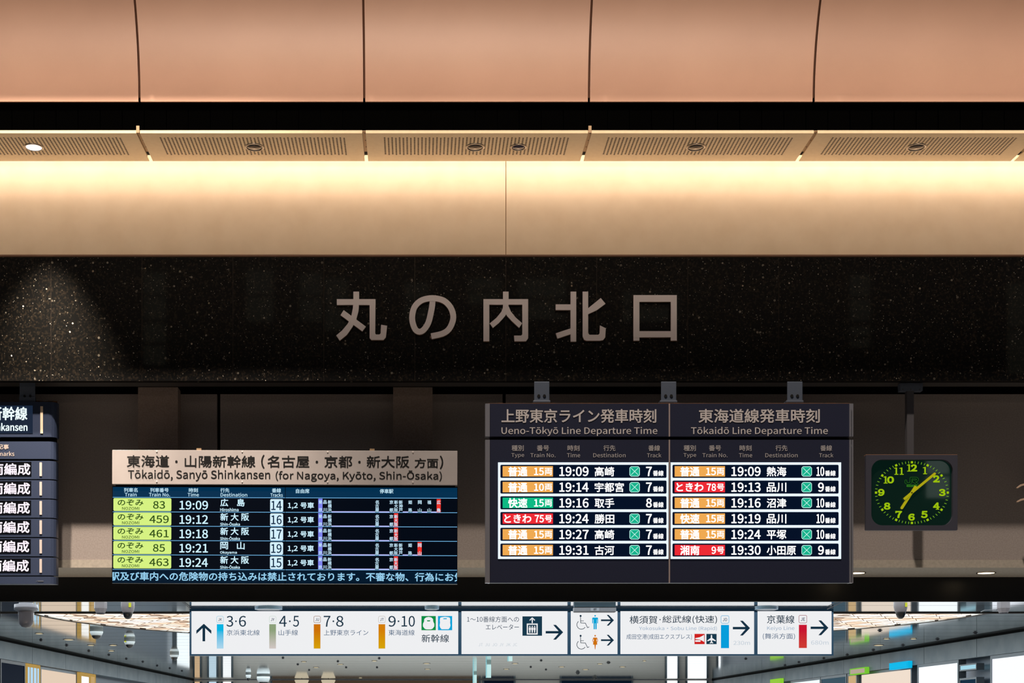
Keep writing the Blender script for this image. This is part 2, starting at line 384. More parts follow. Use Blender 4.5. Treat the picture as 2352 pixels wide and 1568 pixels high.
def smooth(p, n=3):
    out = []
    for i in range(len(p) - 1):
        a, b, c, d = p[max(i - 1, 0)], p[i], p[i + 1], p[min(i + 2, len(p) - 1)]
        for k in range(n):
            t = k / n; out.append(tuple(.5 * (2 * b[j] + (c[j] - a[j]) * t + (2 * a[j] - 5 * b[j] + 4 * c[j] - d[j]) * t * t + (3 * b[j] - a[j] - 3 * c[j] + d[j]) * t ** 3) for j in (0, 1)))
    return out + [p[-1]]
NO = smooth(NO_)
for ch, x0, y0, x1, y1, nm, od in LET:
    Y = 10.955; mb = MB(); cv_ = lambda p: (740 + p[0] / 2.735, 630 + p[1] / 2.735)
    if ch == 'の':
        # one ribbon with mitred sides
        L_, R_ = [], []
        for k, p in enumerate(NO):
            a = NO[max(k - 1, 0)]; b = NO[min(k + 1, len(NO) - 1)]; dx, dy = b[0] - a[0], b[1] - a[1]; d = math.hypot(dx, dy)
            L_.append(cv_((p[0] - dy / d * 18.5, p[1] + dx / d * 18.5))); R_.append(cv_((p[0] + dy / d * 18.5, p[1] - dx / d * 18.5)))
        for k in range(len(NO) - 1): mb.poly(Y - .0001 * k, [L_[k], L_[k + 1], R_[k + 1], R_[k]], .026)
    else:
        for k, q in enumerate(GL[ch]): mb.poly(Y - .0006 * k, [cv_(p) for p in q], .026)
    c = ((X(x0, Y) + X(x1, Y)) / 2, Y, Z(y1, Y))
    o = mb.build('metal_character', [M_letter, M_letteredge], None, center=c)
    for p in o.data.polygons: p.material_index = 0 if abs(p.normal.y) > .7 else 1
    tag(o, desc[ch], 'letter', 'metal characters of the exit name')
    st = MB()
    sp = {'丸': [(835, 690), (854, 770)], 'の': [(1004, 690), (990, 772)], '内': [(1162, 690), (1117, 740)], '北': [(1318, 700), (1345, 700)], '口': [(1462, 730), (1547, 730)]}[ch]
    for sxp, syp in sp: p = P(sxp, syp, Y); st.box(p[0] - .008, p[0] + .008, Y + .02, 11.008, p[2] - .008, p[2] + .008)
    st.build('mounting_pin', M_letteredge, o)

# ================================================================== recess under the granite, lower wall
wl = struct('wall_lower', (0, 11.43, 2.88))
YL = 11.43; zt = Z(905, YL); zl = Z(1303, YL)
jx = [-8.4, -6.13, -3.856, -1.586, .686, 2.958, 5.23, 7.5, 9.8]
for a, b in zip(jx, jx[1:]): MB().box(a + .013, b - .013, YL, YL + .05, zl, zt).build('stone_panel', M_stone, wl)
MB().box(jx[0], jx[-1], YL + .052, YL + .3, zl, zt + .1).build('backing_board', M_slot, wl)
for a, b in ((317, 408.5), (903, 993.5)):
    Yp = 11.3
    MB().box(X(a, Yp), X(b, Yp), Yp, YL - .001, zl + .01, Z(889, Yp)).build('pilaster', speckle(mat('pilaster_stone', rough=.8), 90, (150, 132, 120), (166, 148, 135), .5), wl)
    MB().box(X(a + 2, Yp), X(b - 1, Yp), Yp + .02, YL - .001, Z(888, Yp), Z(882, Yp)).build('pilaster_cap', M_slot, wl)
ts = struct('trim_recess', (0, 11.2, 4.26))
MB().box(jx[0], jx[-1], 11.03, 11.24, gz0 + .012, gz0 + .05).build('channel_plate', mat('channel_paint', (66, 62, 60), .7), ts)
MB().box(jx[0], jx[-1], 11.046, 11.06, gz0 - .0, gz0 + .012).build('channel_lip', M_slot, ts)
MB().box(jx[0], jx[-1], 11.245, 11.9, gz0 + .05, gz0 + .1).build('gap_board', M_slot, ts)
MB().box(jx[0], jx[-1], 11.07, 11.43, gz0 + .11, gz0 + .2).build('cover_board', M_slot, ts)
# lower soffit with its downlights and the black header
ls = struct('ceiling_lintel', (0, 11.5, zl))
MB().box(jx[0], jx[-1], YL - .004, 12.15, zl - .001, zl + .06).build('lintel_soffit', speckle(mat('lintel_paint', rough=.7), 40, (172, 163, 150), (186, 177, 163)), ls)
MB().box(jx[0], jx[-1], 12.15, 12.19, Z(1381, 12.15), zl + .3).build('header_fascia', mat('header_black', (10, 12, 15), .35, spec=.5), ls)
yy = 11.70
for px, lab in ((1967, 'lit downlight in the lintel soffit beside the black departure board'), (2265, 'lit downlight in the lintel soffit to the lower right of the clock')):
    loc = (X(px, 11.78), 11.78, zl - .003)
    o = thing('downlight', loc, lab, 'light', 'lit downlights under the lintel')
    MB().lathe(loc, [(.075, .0), (.077, -.006), (.070, -.006), (.066, .0)], 24).build('trim_ring', M_chrome, o, smooth=True)
    MB().lathe(loc, [(.0001, -.004), (.066, -.004), (.066, .0)], 24).build('lens', em('lintel_lamp', (255, 225, 180), 5), o)

# ================================================================== big double departure board
YB = 10.75
M_navy = speckle(mat('board_navy', rough=.45, spec=.4), 200, (37, 41, 62), (43, 47, 70))
M_silver = mat('silver_edge', (175, 175, 185), .35, .6)
M_print = mat('grey_print', (222, 214, 212), .6)
M_dust = speckle(mat('dust', rough=1, spec=0), 60, (150, 105, 70), (110, 75, 50))
bd = thing('departure_board', P(1537, 1338, YB), 'wide black double departure board listing two commuter lines, hung from three steel brackets', 'departure board')
def board_panel(y0, y1, nm):
    o = MB().pbox(YB, 1122.5, y0, 1952.5, y1, .06).build(nm, M_navy, bd)
    c1 = MB().pbox(YB - .012, 1121, y0, 1125, y1, .07).pbox(YB + .01, 1114.5, y0, 1121, y1, .05).build('end_strip', M_silver, bd)
    MB().pbox(YB - .012, 1951.5, y0, 1955, y1, .07).pbox(YB + .01, 1955, y0, 1960, y1, .05).build('end_strip', M_silver, bd)
    MB().pbox(YB - .008, 1536, y0, 1539.2, y1, .01).build('divider_strip', mat('divider', (190, 172, 168), .4, .3), bd)
    return o
board_panel(926.5, 1002, 'header_panel'); board_panel(1009.5, 1338, 'body_panel')
MB().pbox(YB + .06, 1125, 1001, 1950, 1011, .03).build('spine', M_slot, bd)
dm = MB()
for i in range(60):
    a = 1126 + random.random() * 815; w = 4 + random.random() * 26; dm.pbox(YB + .01 + random.random() * .02, a, 925.3 + random.random() * .5, min(a + w, 1950), 927, .02)
tag(dm.build('dust', M_dust, bd), kind='stuff')
MB().pbox(YB + .001, 1122, 925.8, 1953, 926.5, .055).build('top_edge', mat('top_edge', (140, 100, 76), .8), bd)
for jp, a, b, la, c, d in (('上野東京ライン発車時刻', 1151.7, 1507.5, 'Ueno-Tōkyō Line Departure Time', 1151.7, 1510), ('東海道線発車時刻', 1604.6, 1883, 'Tōkaidō Line Departure Time', 1587, 1901.6)):
    ink(MB(), YB - .003, jp, a, 938.7, b, 971, .6, 8).build('title_lettering', M_print, bd)
    ink(MB(), YB - .003, la, c, 979.8, d, 1001, .2, 4).build('title_lettering', M_print, bd)
M_psm = mat('grey_print_small', (190, 184, 184), .6)
for dx in (0, 395.2):
    for t, a, b in (('種別', 1175, 1203), ('番号', 1233, 1261), ('時刻', 1303.5, 1331), ('行先', 1386, 1413.6), ('番線', 1489, 1516)):
        ink(MB(), YB - .003, t, a + dx, 1022, b + dx, 1035.3, .2, 4).build('column_lettering', M_psm, bd)
    for t, a, b, c, d in (('Type', 1174.6, 1204, 1040.3, 1051.6), ('Train No.', 1218, 1276, 1040, 1049.8), ('Time', 1302, 1332.7, 1040, 1050), ('Destination', 1362.5, 1437, 1040, 1050), ('Track', 1486, 1519, 1040, 1050)):
        ink(MB(), YB - .003, t, a + dx, c, b + dx, d, .1, 4).build('column_lettering', M_psm, bd)
M_led = em('led_white', (232, 244, 252), 1.05); M_row = em('led_row', (3, 16, 38), 1.0); M_white = em('led_text', (255, 255, 255), 1.2)
M_or = em('led_orange', (240, 170, 82)); M_gr = em('led_green', (12, 186, 132)); M_rd = em('led_red', (238, 42, 52)); M_ic = em('led_icon', (22, 178, 140)); M_icl = em('led_icon_line', (205, 250, 245), 1.1)
L1 = [('普通', '15', '両', '19:09', '高崎', 1, '7', 'o'), ('普通', '10', '両', '19:14', '宇都宮', 1, '7', 'o'), ('快速', '15', '両', '19:16', '取手', 0, '8', 'g'),
      ('ときわ', '75', '号', '19:24', '勝田', 1, '7', 'r'), ('普通', '15', '両', '19:27', '高崎', 1, '7', 'o'), ('普通', '15', '両', '19:31', '古河', 1, '7', 'o')]
L2 = [('普通', '15', '両', '19:09', '熱海', 1, '10', 'o'), ('ときわ', '78', '号', '19:13', '品川', 1, '9', 'r'), ('普通', '15', '両', '19:16', '沼津', 1, '10', 'o'),
      ('快速', '15', '両', '19:19', '品川', 0, '10', 'o'), ('普通', '15', '両', '19:24', '平塚', 1, '10', 'o'), ('湘南', '9', '号', '19:30', '小田原', 1, '9', 'r')]
cn = {'o': ('orange', M_or), 'g': ('green', M_gr), 'r': ('red', M_rd)}
for x0, x1, rows, dx in ((1144, 1536.6, L1, 0), (1540, 1932, L2, 395.2)):
    MB().pbox(YB - .006, x0, 1061.5, x1, 1283, .005).build('display', M_led, bd)
    MB().pbox(YB - .0062, 1535.3 if not dx else 1539, 1062, 1537 if not dx else 1540.4, 1283, .005).build('display_edge', M_row, bd)
    for i, (ty, no, un, tm, de, ic, tr, co) in enumerate(rows):
        y = 36.15 * i; o0 = 0
        row = MB().poly(YB - .008, rrect(1149.4 + dx, 1067 + y, 1531 + dx, 1097 + y, 2.5, 3), .0015).build('timetable_row', M_row, bd)
        tag(row, '%s service row at %s' % (cn[co][0], tm))
        MB().poly(YB - .010, [(1154.5 + dx, 1070.2 + y), (1270 + dx, 1070.2 + y), (1270 + dx, 1094 + y), (1154.5 + dx, 1094 + y)], .0015).build('type_badge', cn[co][1], row)
        t = MB(); YT = YB - .012
        if len(ty) == 3: ink(t, YT, ty, 1158 + dx, 1072.3 + y, 1220.5 + dx, 1092 + y, .55)
        else: ink(t, YT, ty, 1167 + dx, 1071.4 + y, 1211.5 + dx, 1093.8 + y, .65, 8)
        if len(no) == 2: ink(t, YT, no, (1226.5 if no[0] == '1' else 1228) + dx, 1073.8 + y, 1249.3 + dx, 1091 + y, .45)
        else: ink(t, YT, no, 1239 + dx, 1073.8 + y, 1249.5 + dx, 1091 + y, .45)
        ink(t, YT, un, 1251.3 + dx, 1074.3 + y, 1268.2 + dx, 1090.6 + y, .35)
        ink(t, YT, tm, 1284.5 + dx, 1071.4 + y, 1352 + dx, 1093.2 + y, .5)
        ink(t, YT, de, 1365.8 + dx, 1071.6 + y, (1433 if len(de) == 3 else 1411) + dx, 1093.6 + y, .45)
        if len(tr) == 2: ink(t, YT, tr, 1480 + dx, 1071.4 + y, 1498 + dx, 1093 + y, .5)
        else: ink(t, YT, tr, 1483.7 + dx, 1071.4 + y, 1497.3 + dx, 1093 + y, .55)
        ink(t, YT, '番線', 1499.7 + dx, 1080 + y, 1524.2 + dx, 1092.8 + y, .25)
        t.build('lettering', M_white, row)
        if ic:
            a, b, c, d, k = 1446.4 + dx, 1071.3 + y, 1469 + dx, 1093.4 + y, 3.2
            oc = [(a + k, b), (c - k, b), (c, b + k), (c, d - k), (c - k, d), (a + k, d), (a, d - k), (a, b + k)]
            MB().poly(YB - .0100, oc, .0015).build('seat_icon', M_ic, row)
            l = MB(); l.stroke(YT, oc + [oc[0]], 1.1)
            l.stroke(YT, [(a + k, b + k), (c - k, d - k)], 1.0); l.stroke(YT, [(c - k, b + k), (a + k, d - k)], 1.0)
            l.build('icon_outline', M_icl, row)
M_hang = mat('hanger_steel', (98, 108, 124), .5, .3)
for px in (1244.5, 1536, 1826):
    o = MB().pbox(11.0, px - 17.5, 876, px + 17.5, 921, .012).pbox(10.79, px - 20, 919, px + 20, 924.5, .22).build('hanger_bracket', M_hang, bd, bev=.003)
    b = MB()
    for q in (-7, 6): c = P(px + q, 908.5, 10.995); b.add([(c[0] + .012 * math.cos(i * PI / 3), c[1], c[2] + .012 * math.sin(i * PI / 3)) for i in range(6)] + [(c[0] + .012 * math.cos(i * PI / 3), c[1] + .01, c[2] + .012 * math.sin(i * PI / 3)) for i in range(6)], [(5, 4, 3, 2, 1, 0)] + [(i, (i + 1) % 6, (i + 1) % 6 + 6, i + 6) for i in range(6)])
    b.build('bolt', M_hole, o)

# ================================================================== white name plate above the long-distance screen
YN = 10.86
npx = thing('name_plate', P(654, 1113, YN), 'long white plate with black Shinkansen lettering fixed above the blue departure screen', 'sign')
npx.rotation_euler.y = .0027
MB().pbox(YN, 257.5, 1034, 1050.5, 1112.6, .03).build('plate', speckle(mat('white_plate', rough=.45, spec=.4), 6, (188, 180, 177), (194, 186, 183)), npx, bev=.002)
h = MB(); YT = YN - .002
for t, a, b, c, d in (('東海道', 291, 388.5, 1045.8, 1073.5), ('山陽新幹線', 424, 586.5, 1045.8, 1073.5), ('名古屋', 614, 710.5, 1045.8, 1073.5), ('京都', 745, 809, 1045.8, 1073.5), ('新大阪', 842, 940.3, 1045.8, 1073.5), ('方面', 952, 1006.5, 1051, 1073.5)):
    ink(h, YT, t, a, c, b, d, .4, 6)
ink(h, YT, '(', 599.5, 1044, 607.5, 1075.5, .5); ink(h, YT, ')', 1010, 1045, 1018, 1076, .5)
for x in (405, 727.6, 825.4): h.poly(YT, circ(x, 1060.3, 2.9, 12))
ink(h, YT, 'Tōkaidō, Sanyō Shinkansen', 293.8, 1079, 620.5, 1105, .28)
ink(h, YT, '(for Nagoya, Kyōto, Shin-Ōsaka)', 633, 1079.5, 1015, 1105.3, .28)
h.build('lettering', mat('black_print', (12, 12, 13), .5), npx)
for x in (360, 556.3, 752.5, 948.3):
    for y in (1037.6, 1106.6):
        c = P(x, y, YN); n = 12
        MB().add([(c[0] + .0075 * math.cos(2 * PI * i / n), YN, c[2] + .0075 * math.sin(2 * PI * i / n)) for i in range(n)] + [(c[0] + .0045 * math.cos(2 * PI * i / n), YN - .004, c[2] + .0045 * math.sin(2 * PI * i / n)) for i in range(n)],
                 [tuple(range(2 * n - 1, n - 1, -1))] + [(i + n, (i + 1) % n + n, (i + 1) % n, i) for i in range(n)]).build('rivet', mat('rivet', (225, 215, 208), .35), npx)
MB().pbox(YN + .031, 285, 1050, 1025, 1092, .395).build('back_box', M_slot, npx)
for x in (456, 854): MB().pbox(YN + .006, x - 5, 1029.5, x + 6, 1034, .02).build('lifting_eye', M_brace, npx)

# ================================================================== blue long-distance departure screen
YD = 10.88
ds = thing('departure_screen', P(654, 1340, YD), 'dark blue lit screen with five yellow-green train rows below the white name plate', 'screen')
ds.rotation_euler.y = .0027
MB().pbox(YD + .004, 257, 1117, 1050.5, 1340, .03).build('screen_case', M_blackgloss, ds)
MB().pbox(YD + .01, 265, 1114, 1045, 1117, .02).build('mount_rail', M_slot, ds)
for x in (450, 800): MB().pbox(YD + .03, x, 1170, x + 24, 1230, .515).build('mount_arm', M_slot, ds)
M_scr = em('screen_black', (2, 8, 20)); M_scrb = em('screen_header', (3, 48, 80)); M_line = em('screen_line', (120, 190, 240)); M_cyan = em('screen_text', (205, 240, 255), 1.05)
for a, b, nm in ((258.5, 654, 'screen_panel'), (655.3, 1049.6, 'screen_panel')):
    pn = MB().pbox(YD, a, 1118.5, b, 1339.5, .004).build(nm, M_scr, ds)
    MB().pbox(YD - .001, a, 1119, b, 1142, .001).build('header_band', M_scrb, pn)
    MB().pbox(YD - .001, a, 1309.5, b, 1339, .001).build('ticker_band', em('ticker_band', (2, 24, 44)), pn)
    l = MB()
    for y in (1142.8, 1176, 1208.8, 1241.8, 1274.7, 1308): l.pbox(YD - .002, a, y - .6, b, y + .6, .001)
    l.build('row_line', M_line, pn)
h = MB(); YT = YD - .003
for t, a, b, c, d in (('列車名', 284, 315.5, 1121, 1131), ('Train', 286, 313.3, 1132, 1140.6), ('列車番号', 344.3, 386.8, 1121, 1131), ('Train No.', 341.5, 390, 1132, 1140.6), ('時刻', 433, 454, 1121, 1131), ('Time', 430.4, 456.4, 1132, 1140.6), ('行先', 505.6, 526.2, 1121, 1131), ('Destination', 506, 567.4, 1132, 1140.6), ('番線', 624, 645, 1121, 1131), ('Tracks', 620.5, 649, 1132, 1140.8), ('自由席', 679, 710, 1122, 1132.4), ('停車駅', 871.6, 903, 1122, 1132.4)):
    ink(MB(), YT, t, a, c, b, d, .2, 4).build('header_lettering', em('screen_head_text', (190, 228, 245)), ds)
M_yel = em('train_badge', (214, 242, 130)); M_yelt = em('badge_text', (48, 84, 22), .9); M_trk = em('track_badge', (212, 240, 255)); M_trkt = em('track_text', (0, 34, 60))
M_pur = em('stop_purple', (128, 132, 240)); M_lil = em('stop_line', (188, 192, 255)); M_stop = em('stop_red', (240, 50, 40))
RW = [('83', '19:09', ('広', '島'), 'Hiroshima', '14', 4), ('459', '19:12', ('新', '大', '阪'), 'Shin-Ōsaka', '16', 0), ('461', '19:18', ('新', '大', '阪'), 'Shin-Ōsaka', '17', 0), ('85', '19:21', ('岡', '山'), 'Okayama', '19', 3), ('463', '19:24', ('新', '大', '阪'), 'Shin-Ōsaka', '15', 0)]
for i, (no, tm, de, la, tr, st) in enumerate(RW):
    y = 32.92 * i
    bg = MB().poly(YD - .004, rrect(260, 1144.6 + y, 393, 1174 + y, 3, 4), .002).build('train_badge', M_yel, ds)
    t = MB(); YT = YD - .006
    ink(t, YT, 'のぞみ', 269.7, 1147.7 + y, 329, 1162 + y, .35, 4); ink(t, YT, 'NOZOMI', 280, 1164.8 + y, 319.4, 1171.6 + y, .12, 4)
    ink(t, YT, no, 351 if len(no) == 2 else 342.6, 1151 + y, 378.8 if len(no) == 2 else 387.4, 1168.8 + y, .35, 4)
    t.build('lettering', M_yelt, bg)
    tb = MB().poly(YD - .004, rrect(620, 1146 + y, 649.8, 1174.8 + y, 3, 4), .002).build('track_badge', M_trk, ds)
    ink(MB(), YT, tr, 622.5, 1150 + y, 646.5, 1171 + y, .3).build('lettering', M_trkt, tb)
    t = MB(); YT = YD - .004
    ink(t, YT, tm, 411.7, 1150 + y, 477.4, 1170.6 + y, .4)
    for c, (a, b) in zip(de, ((505.6, 523.6), (544, 561.6)) if len(de) == 2 else ((505.6, 523.6), (529.5, 547.5), (554, 571.7))): ink(t, YT, c, a, 1145.5 + y, b, 1163 + y, .35)
    ink(t, YT, la, 505.3, 1166.4 + y, {'H': 547.5, 'S': 550.7, 'O': 544}[la[0]], 1174.4 + y, .2, 4)
    ink(t, YT, '1,2', 660.6, 1154 + y, 683.4, 1169 + y, .3); ink(t, YT, '号車', 689.4, 1153 + y, 720.7, 1167.3 + y, .3)
    t.build('row_lettering', M_cyan, ds)
    MB().pbox(YD - .003, 730.6, 1144.6 + y, 740.2, 1175 + y, .001).build('origin_marker', M_pur, ds)
    xe, we = {4: (1002.5, 9.4), 0: (904.5, 9.4), 3: (958.8, 9.6)}[st]
    MB().pbox(YD - .003, xe, 1144.8 + y, xe + we, 1175.2 + y, .001).build('terminal_marker', M_stop, ds)
    seg = [(740.3, 741.5), (751, 752), (761.5, 861), (870.3, 893.8), (902.8, 904)]
    if st: seg += [(914, 915), (924.7, 937), (946.8, 958.7)]
    if st == 4: seg += [(968.5, 980.8), (990.2, 1002.4)]
    l = MB()
    for a, b in seg: l.pbox(YD - .003, a, 1173.5 + y, b, 1176 + y, .001)
    l.build('route_line', M_lil, ds)
    t = MB()
    stops = [('東 京', 735.4), ('品 川', 746), ('新横浜', 756.9), ('名古屋', 865.7), ('京 都', 898.5), ('新大阪', 909.2)]
    if st: stops += [('新神戸', 920), ('姫 路', 941.8), ('岡 山', 963.7)]
    if st == 4: stops += [('福 山', 985.4), ('広 島', 1007.2)]
    for s_, x in stops:
        for c, yy in zip(s_, (1152.3, 1161.2, 1170.2)):
            if c != ' ': ink(t, YD - .0045, c, x - 4.4, yy - 4.4 + y, x + 4.4, yy + 4.4 + y, .22, 4)
    t.build('stop_lettering', em('stop_text', (190, 225, 245)), ds)
o = ink(MB(), YD - .004, '駅及び車内への危険物の持ち込みは禁止されております。不審な物、行為にお気', 252.5, 1313.8, 1065, 1334, .45, 6).build('ticker_lettering', em('ticker_text', (150, 208, 240)), ds)
clip_x(o, X(258.5, YD), X(1049.6, YD))

# ================================================================== partly seen flap-style board on the left
YF = 11.1
lb = thing('departure_board', P(0, 1340, YF), 'navy slatted departure board with white LED characters, cut off by the picture edge', 'departure board')
M_ln = speckle(mat('slat_navy', rough=.4, spec=.5), 200, (46, 56, 80), (52, 63, 88)); M_beige = mat('beige_insert', (240, 215, 185), .6); M_taupe = mat('taupe_insert', (196, 184, 178), .6)
def slat(y0, y1, nm, r=20, x1=133.5):
    x1 -= 5
    xl = -260
    prof = [(xl, 0), (x1 - r * .9, 0)] + [(x1 - r * .9 + r * .9 * math.sin(a), .05 * (1 - math.cos(a))) for a in (PI / 8, PI / 4, 3 * PI / 8, PI / 2)] + [(x1, .09), (xl, .09)]
    n = len(prof); vs = []
    for y in (y0, y1): vs += [(X(px, YF), YF + d, Z(y, YF)) for px, d in prof]
    fs = [tuple(range(n - 1, -1, -1)), tuple(range(n, 2 * n))] + [(i, (i + 1) % n, (i + 1) % n + n, i + n) for i in range(n)]
    fs = [tuple(reversed(f)) for f in fs]
    return MB().add(vs, fs).build(nm, M_ln, lb)
hd = slat(922.5, 1003, 'header_slat', x1=134)
MB().pbox(YF - .002, -260, 931, 75, 995, .002).build('header_window', em('header_glow', (30, 44, 66), .8), hd)
MB().pbox(YF - .004, 92.6, 932.6, 98.6, 995, .004).build('insert_strip', M_beige, hd)
t = MB(); ink(t, YF - .004, '新幹線', -23.5, 933.5, 63, 964.8, .75, 8); ink(t, YF - .004, 'Shinkansen', -37, 971, 63.2, 989.5, .6)
t.build('lettering', em('cyan_white_text', (232, 250, 252), 1.1), hd)
MB().pbox(YF + .03, -260, 1002, 128, 1014, .04).build('spine', M_slot, lb)
rm = slat(1013.5, 1053.5, 'remarks_slat', x1=132.5)
t = MB(); ink(t, YF - .002, '記事', -6, 1020, 20.2, 1031.6, .3, 4); ink(t, YF - .002, 'Remarks', -20, 1036.2, 33, 1047, .2, 4)
t.build('lettering', mat('taupe_print', (185, 172, 165), .6), rm)
for i in range(6):
    y = 44.35 * i; dxx = -.35 * i
    sl_ = slat(1058 + y, 1099.8 + y if i < 5 else 1321, 'train_slat', x1=132.5)
    MB().pbox(YF - .002, -260, 1060.3 + y, 72 + dxx, 1093 + y, .002).build('led_window', em('led_off', (10, 11, 16)), sl_)
    ink(MB(), YF - .004, '両編成', -21 + dxx * 2, 1063.5 + y, 69.8 + dxx * 2, 1090.8 + y, .7, 8).build('lettering', em('led_pinkwhite', (250, 236, 246), 1.1), sl_)
    MB().pbox(YF - .004, 90.7, 1061.5 + y, 96.3, 1093 + y, .004).build('insert_strip', M_taupe, sl_)
bs = slat(1323.5, 1340.5, 'bottom_slat', x1=132.5)
MB().stroke(YF - .002, [(83, 1335.5), (86, 1332.5)], 1.0).pbox(YF - .002, 87, 1332.6, 100, 1335.4, .001).build('maker_mark', mat('maker_mark', (84, 90, 104), .5), bs)
MB().pbox(YF + .03, -260, 1052, 120, 1325, .05).build('case', M_slot, lb)
hb = MB().pbox(11.12, 45, 879, 80.5, 916, .012).pbox(11.115, 44, 911, 81, 923, .02).build('hanger_bracket', M_hang, lb)
b = MB()
for x in (56, 69): b.poly(11.105, circ(x, 909, 2.6, 8), .01)
b.build('bolt', M_hole, hb)
dm = MB()
for i in range(70):
    a = -40 + random.random() * 168; dm.pbox(YF + .02 + random.random() * .04, a, 921 + random.random() * 1.6 - (1 if a > 80 else 0), a + 3 + random.random() * 7, 924, .02)
tag(dm.build('dust', M_dust, lb), kind='stuff')

# ================================================================== clock
YC = 10.8
ck = thing('wall_clock', P(2094, 1217, YC), 'dark square clock with green face and yellow hands, hung on a pole', 'clock')
body = MB(); out = rrect(1988.8, 1044.2, 2199.5, 1217.3, 1.5, 1); inn = rrect(2001.5, 1055, 2188.5, 1206, 25, 8)
# bezel as a ring between the outer box and the rounded opening
def ring(mb, Y, outer, inner, depth):
    bm = bmesh.new()
    ov = [bm.verts.new(P(x, y, Y)) for x, y in outer]; iv = [bm.verts.new(P(x, y, Y)) for x, y in inner]
    es = [bm.edges.new((ov[i], ov[(i + 1) % len(ov)])) for i in range(len(ov))] + [bm.edges.new((iv[i], iv[(i + 1) % len(iv)])) for i in range(len(iv))]
    bmesh.ops.triangle_fill(bm, edges=es, use_beauty=True, normal=(0, -1, 0))
    bm.verts.index_update()
    mb.add([tuple(v.co) for v in bm.verts], [tuple(v.index for v in f.verts) for f in bm.faces]); bm.free()
    for pts in (outer, inner):
        n = len(pts); a = [P(x, y, Y) for x, y in pts]
        mb.add(a + [(x, y + depth, z) for x, y, z in a], [(i, (i + 1) % n, (i + 1) % n + n, i + n) for i in range(n)])
ring(body, YC, out, inn, .03)
body.pbox(YC + .03, 1988.8, 1044.2, 2199.5, 1214.5, .03)
body.build('case', mat('clock_case', (72, 72, 84), .5, .1), ck)
MB().pbox(YC + .002, 1989, 1043.3, 2199, 1044.4, .05).build('top_edge', mat('clock_dust', (170, 120, 90), .9), ck)
face = MB().poly(YC + .028, rrect(2000, 1053.5, 2190, 1207.5, 25, 8)).build('clock_face', mat('clock_face', (2, 20, 14), .35, 0, (2, 26, 20), .8, coat=1), ck)
M_num = em('clock_numeral', (158, 196, 12), .95); M_min = em('clock_minute', (130, 190, 40), .9)
cx, cy, ea, eb = 2094.6, 1130.9, 82.4, 69.6
mk = MB(); mn = MB(); YT = YC + .024
for i in range(60):
    th = 2 * PI * i / 60; r = ea * eb / math.sqrt((eb * math.sin(th)) ** 2 + (ea * math.cos(th)) ** 2)
    ux, uy = math.sin(th), -math.cos(th); x, y = cx + ux * r, cy + uy * r
    if i % 5 == 0: mk.stroke(YT, [(x - ux * 2.5, y - uy * 2.5), (x + ux * 2.5, y + uy * 2.5)], 5)
    else: mn.stroke(YT, [(x - ux * 2.6, y - uy * 2.6), (x + ux * 2.6, y + uy * 2.6)], 1.1)
mk.build('hour_marker', M_num, face); mn.build('minute_marker', M_min, face)
num = MB(); H = 8.2
def d1(x, y):                                             # a slab-serif 1
    num.pbox(YT, x - 1.5, y - H, x + 1.6, y + H, .001); num.pbox(YT, x - 4.3, y + H - 1.6, x + 4.6, y + H, .001); num.poly(YT, [(x - 5, y - H + 1.2), (x - .5, y - H), (x - .5, y - H + 2.4), (x - 5, y - H + 2.4)])
def dg(s, x, y, w=7.6): ink(num, YT, s, x - w, y - H, x + w, y + H, 1.0, 8)
def dot(x, y): num.poly(YT, circ(x, y, 2.1, 10))
N = {2: (1487, 518), 3: (1605, 790), 4: (1487, 1060), 5: (1247, 1230), 6: (990, 1283), 7: (735, 1230), 8: (502, 1062), 9: (385, 788)}
for n_, (a, b_) in N.items():
    x, y = 1980 + a / 8.713, 1040 + b_ / 8.713
    dg(str(n_), x, y)
    if n_ == 2: dot(x - 5, y - 4); num.pbox(YT, x + 5.2, y + H - 4.6, x + 7.6, y + H, .001)
    if n_ == 3: dot(x - 5, y - 4.6); dot(x - 5, y + 4.8)
    if n_ == 5: dot(x - 5.2, y + 4.8); num.pbox(YT, x - 4.6, y - H, x + 6.8, y - H + 2.6, .001)
    if n_ == 6: dot(x + 4.6, y - 4.8)
    if n_ == 9: dot(x - 4.6, y + 4.8)
    if n_ == 7: num.pbox(YT, x - 7.6, y - H, x - 5.4, y - H + 5, .001)
    if n_ == 4: num.pbox(YT, x - 1, y + H - 1.6, x + 6.5, y + H, .001)
    if n_ == 8: pass
d1(2088.3, 1074.2); dg('2', 2099.5, 1074.2, 7.3); dot(2094.8, 1070.2)
d1(2058.8, 1081.6); d1(2071, 1081.6); d1(2124.8, 1080.3); d1(2034.2, 1101.7); dg('0', 2045.5, 1101.7, 8)
num.build('numeral', M_num, face)
# outlined initials and the small plate under them
lg = MB(); YL2 = YC + .0265; j = [(2080.6, 1103.5), (2080.6, 1108), (2084, 1110), (2089, 1110), (2092.3, 1107.5), (2092.3, 1097.5), (2105, 1097.5), (2107.4, 1099.5), (2107.4, 1102), (2105, 1104.3), (2097, 1104.3), (2107, 1111.5)]
lg.stroke(YL2, j, 4.6, 0, True); lg.poly(YL2, rrect(2082, 1112.8, 2106.5, 1118, 2.5, 4)); lg.build('initials', em('initials', (50, 120, 30), .8), face)
lg = MB(); lg.stroke(YL2 - .0005, j, 3.1, 0, True); lg.build('initials_fill', em('initials_fill', (1, 30, 18), .8), face)
ink(MB(), YL2 - .0005, 'JR東日本', 2084, 1113.6, 2104.5, 1117.2).build('plate_lettering', em('plate_ink', (10, 60, 10), .8), face)
M_hand = mat('clock_hand', (172, 168, 20), .4, 0, (150, 146, 8), .75)
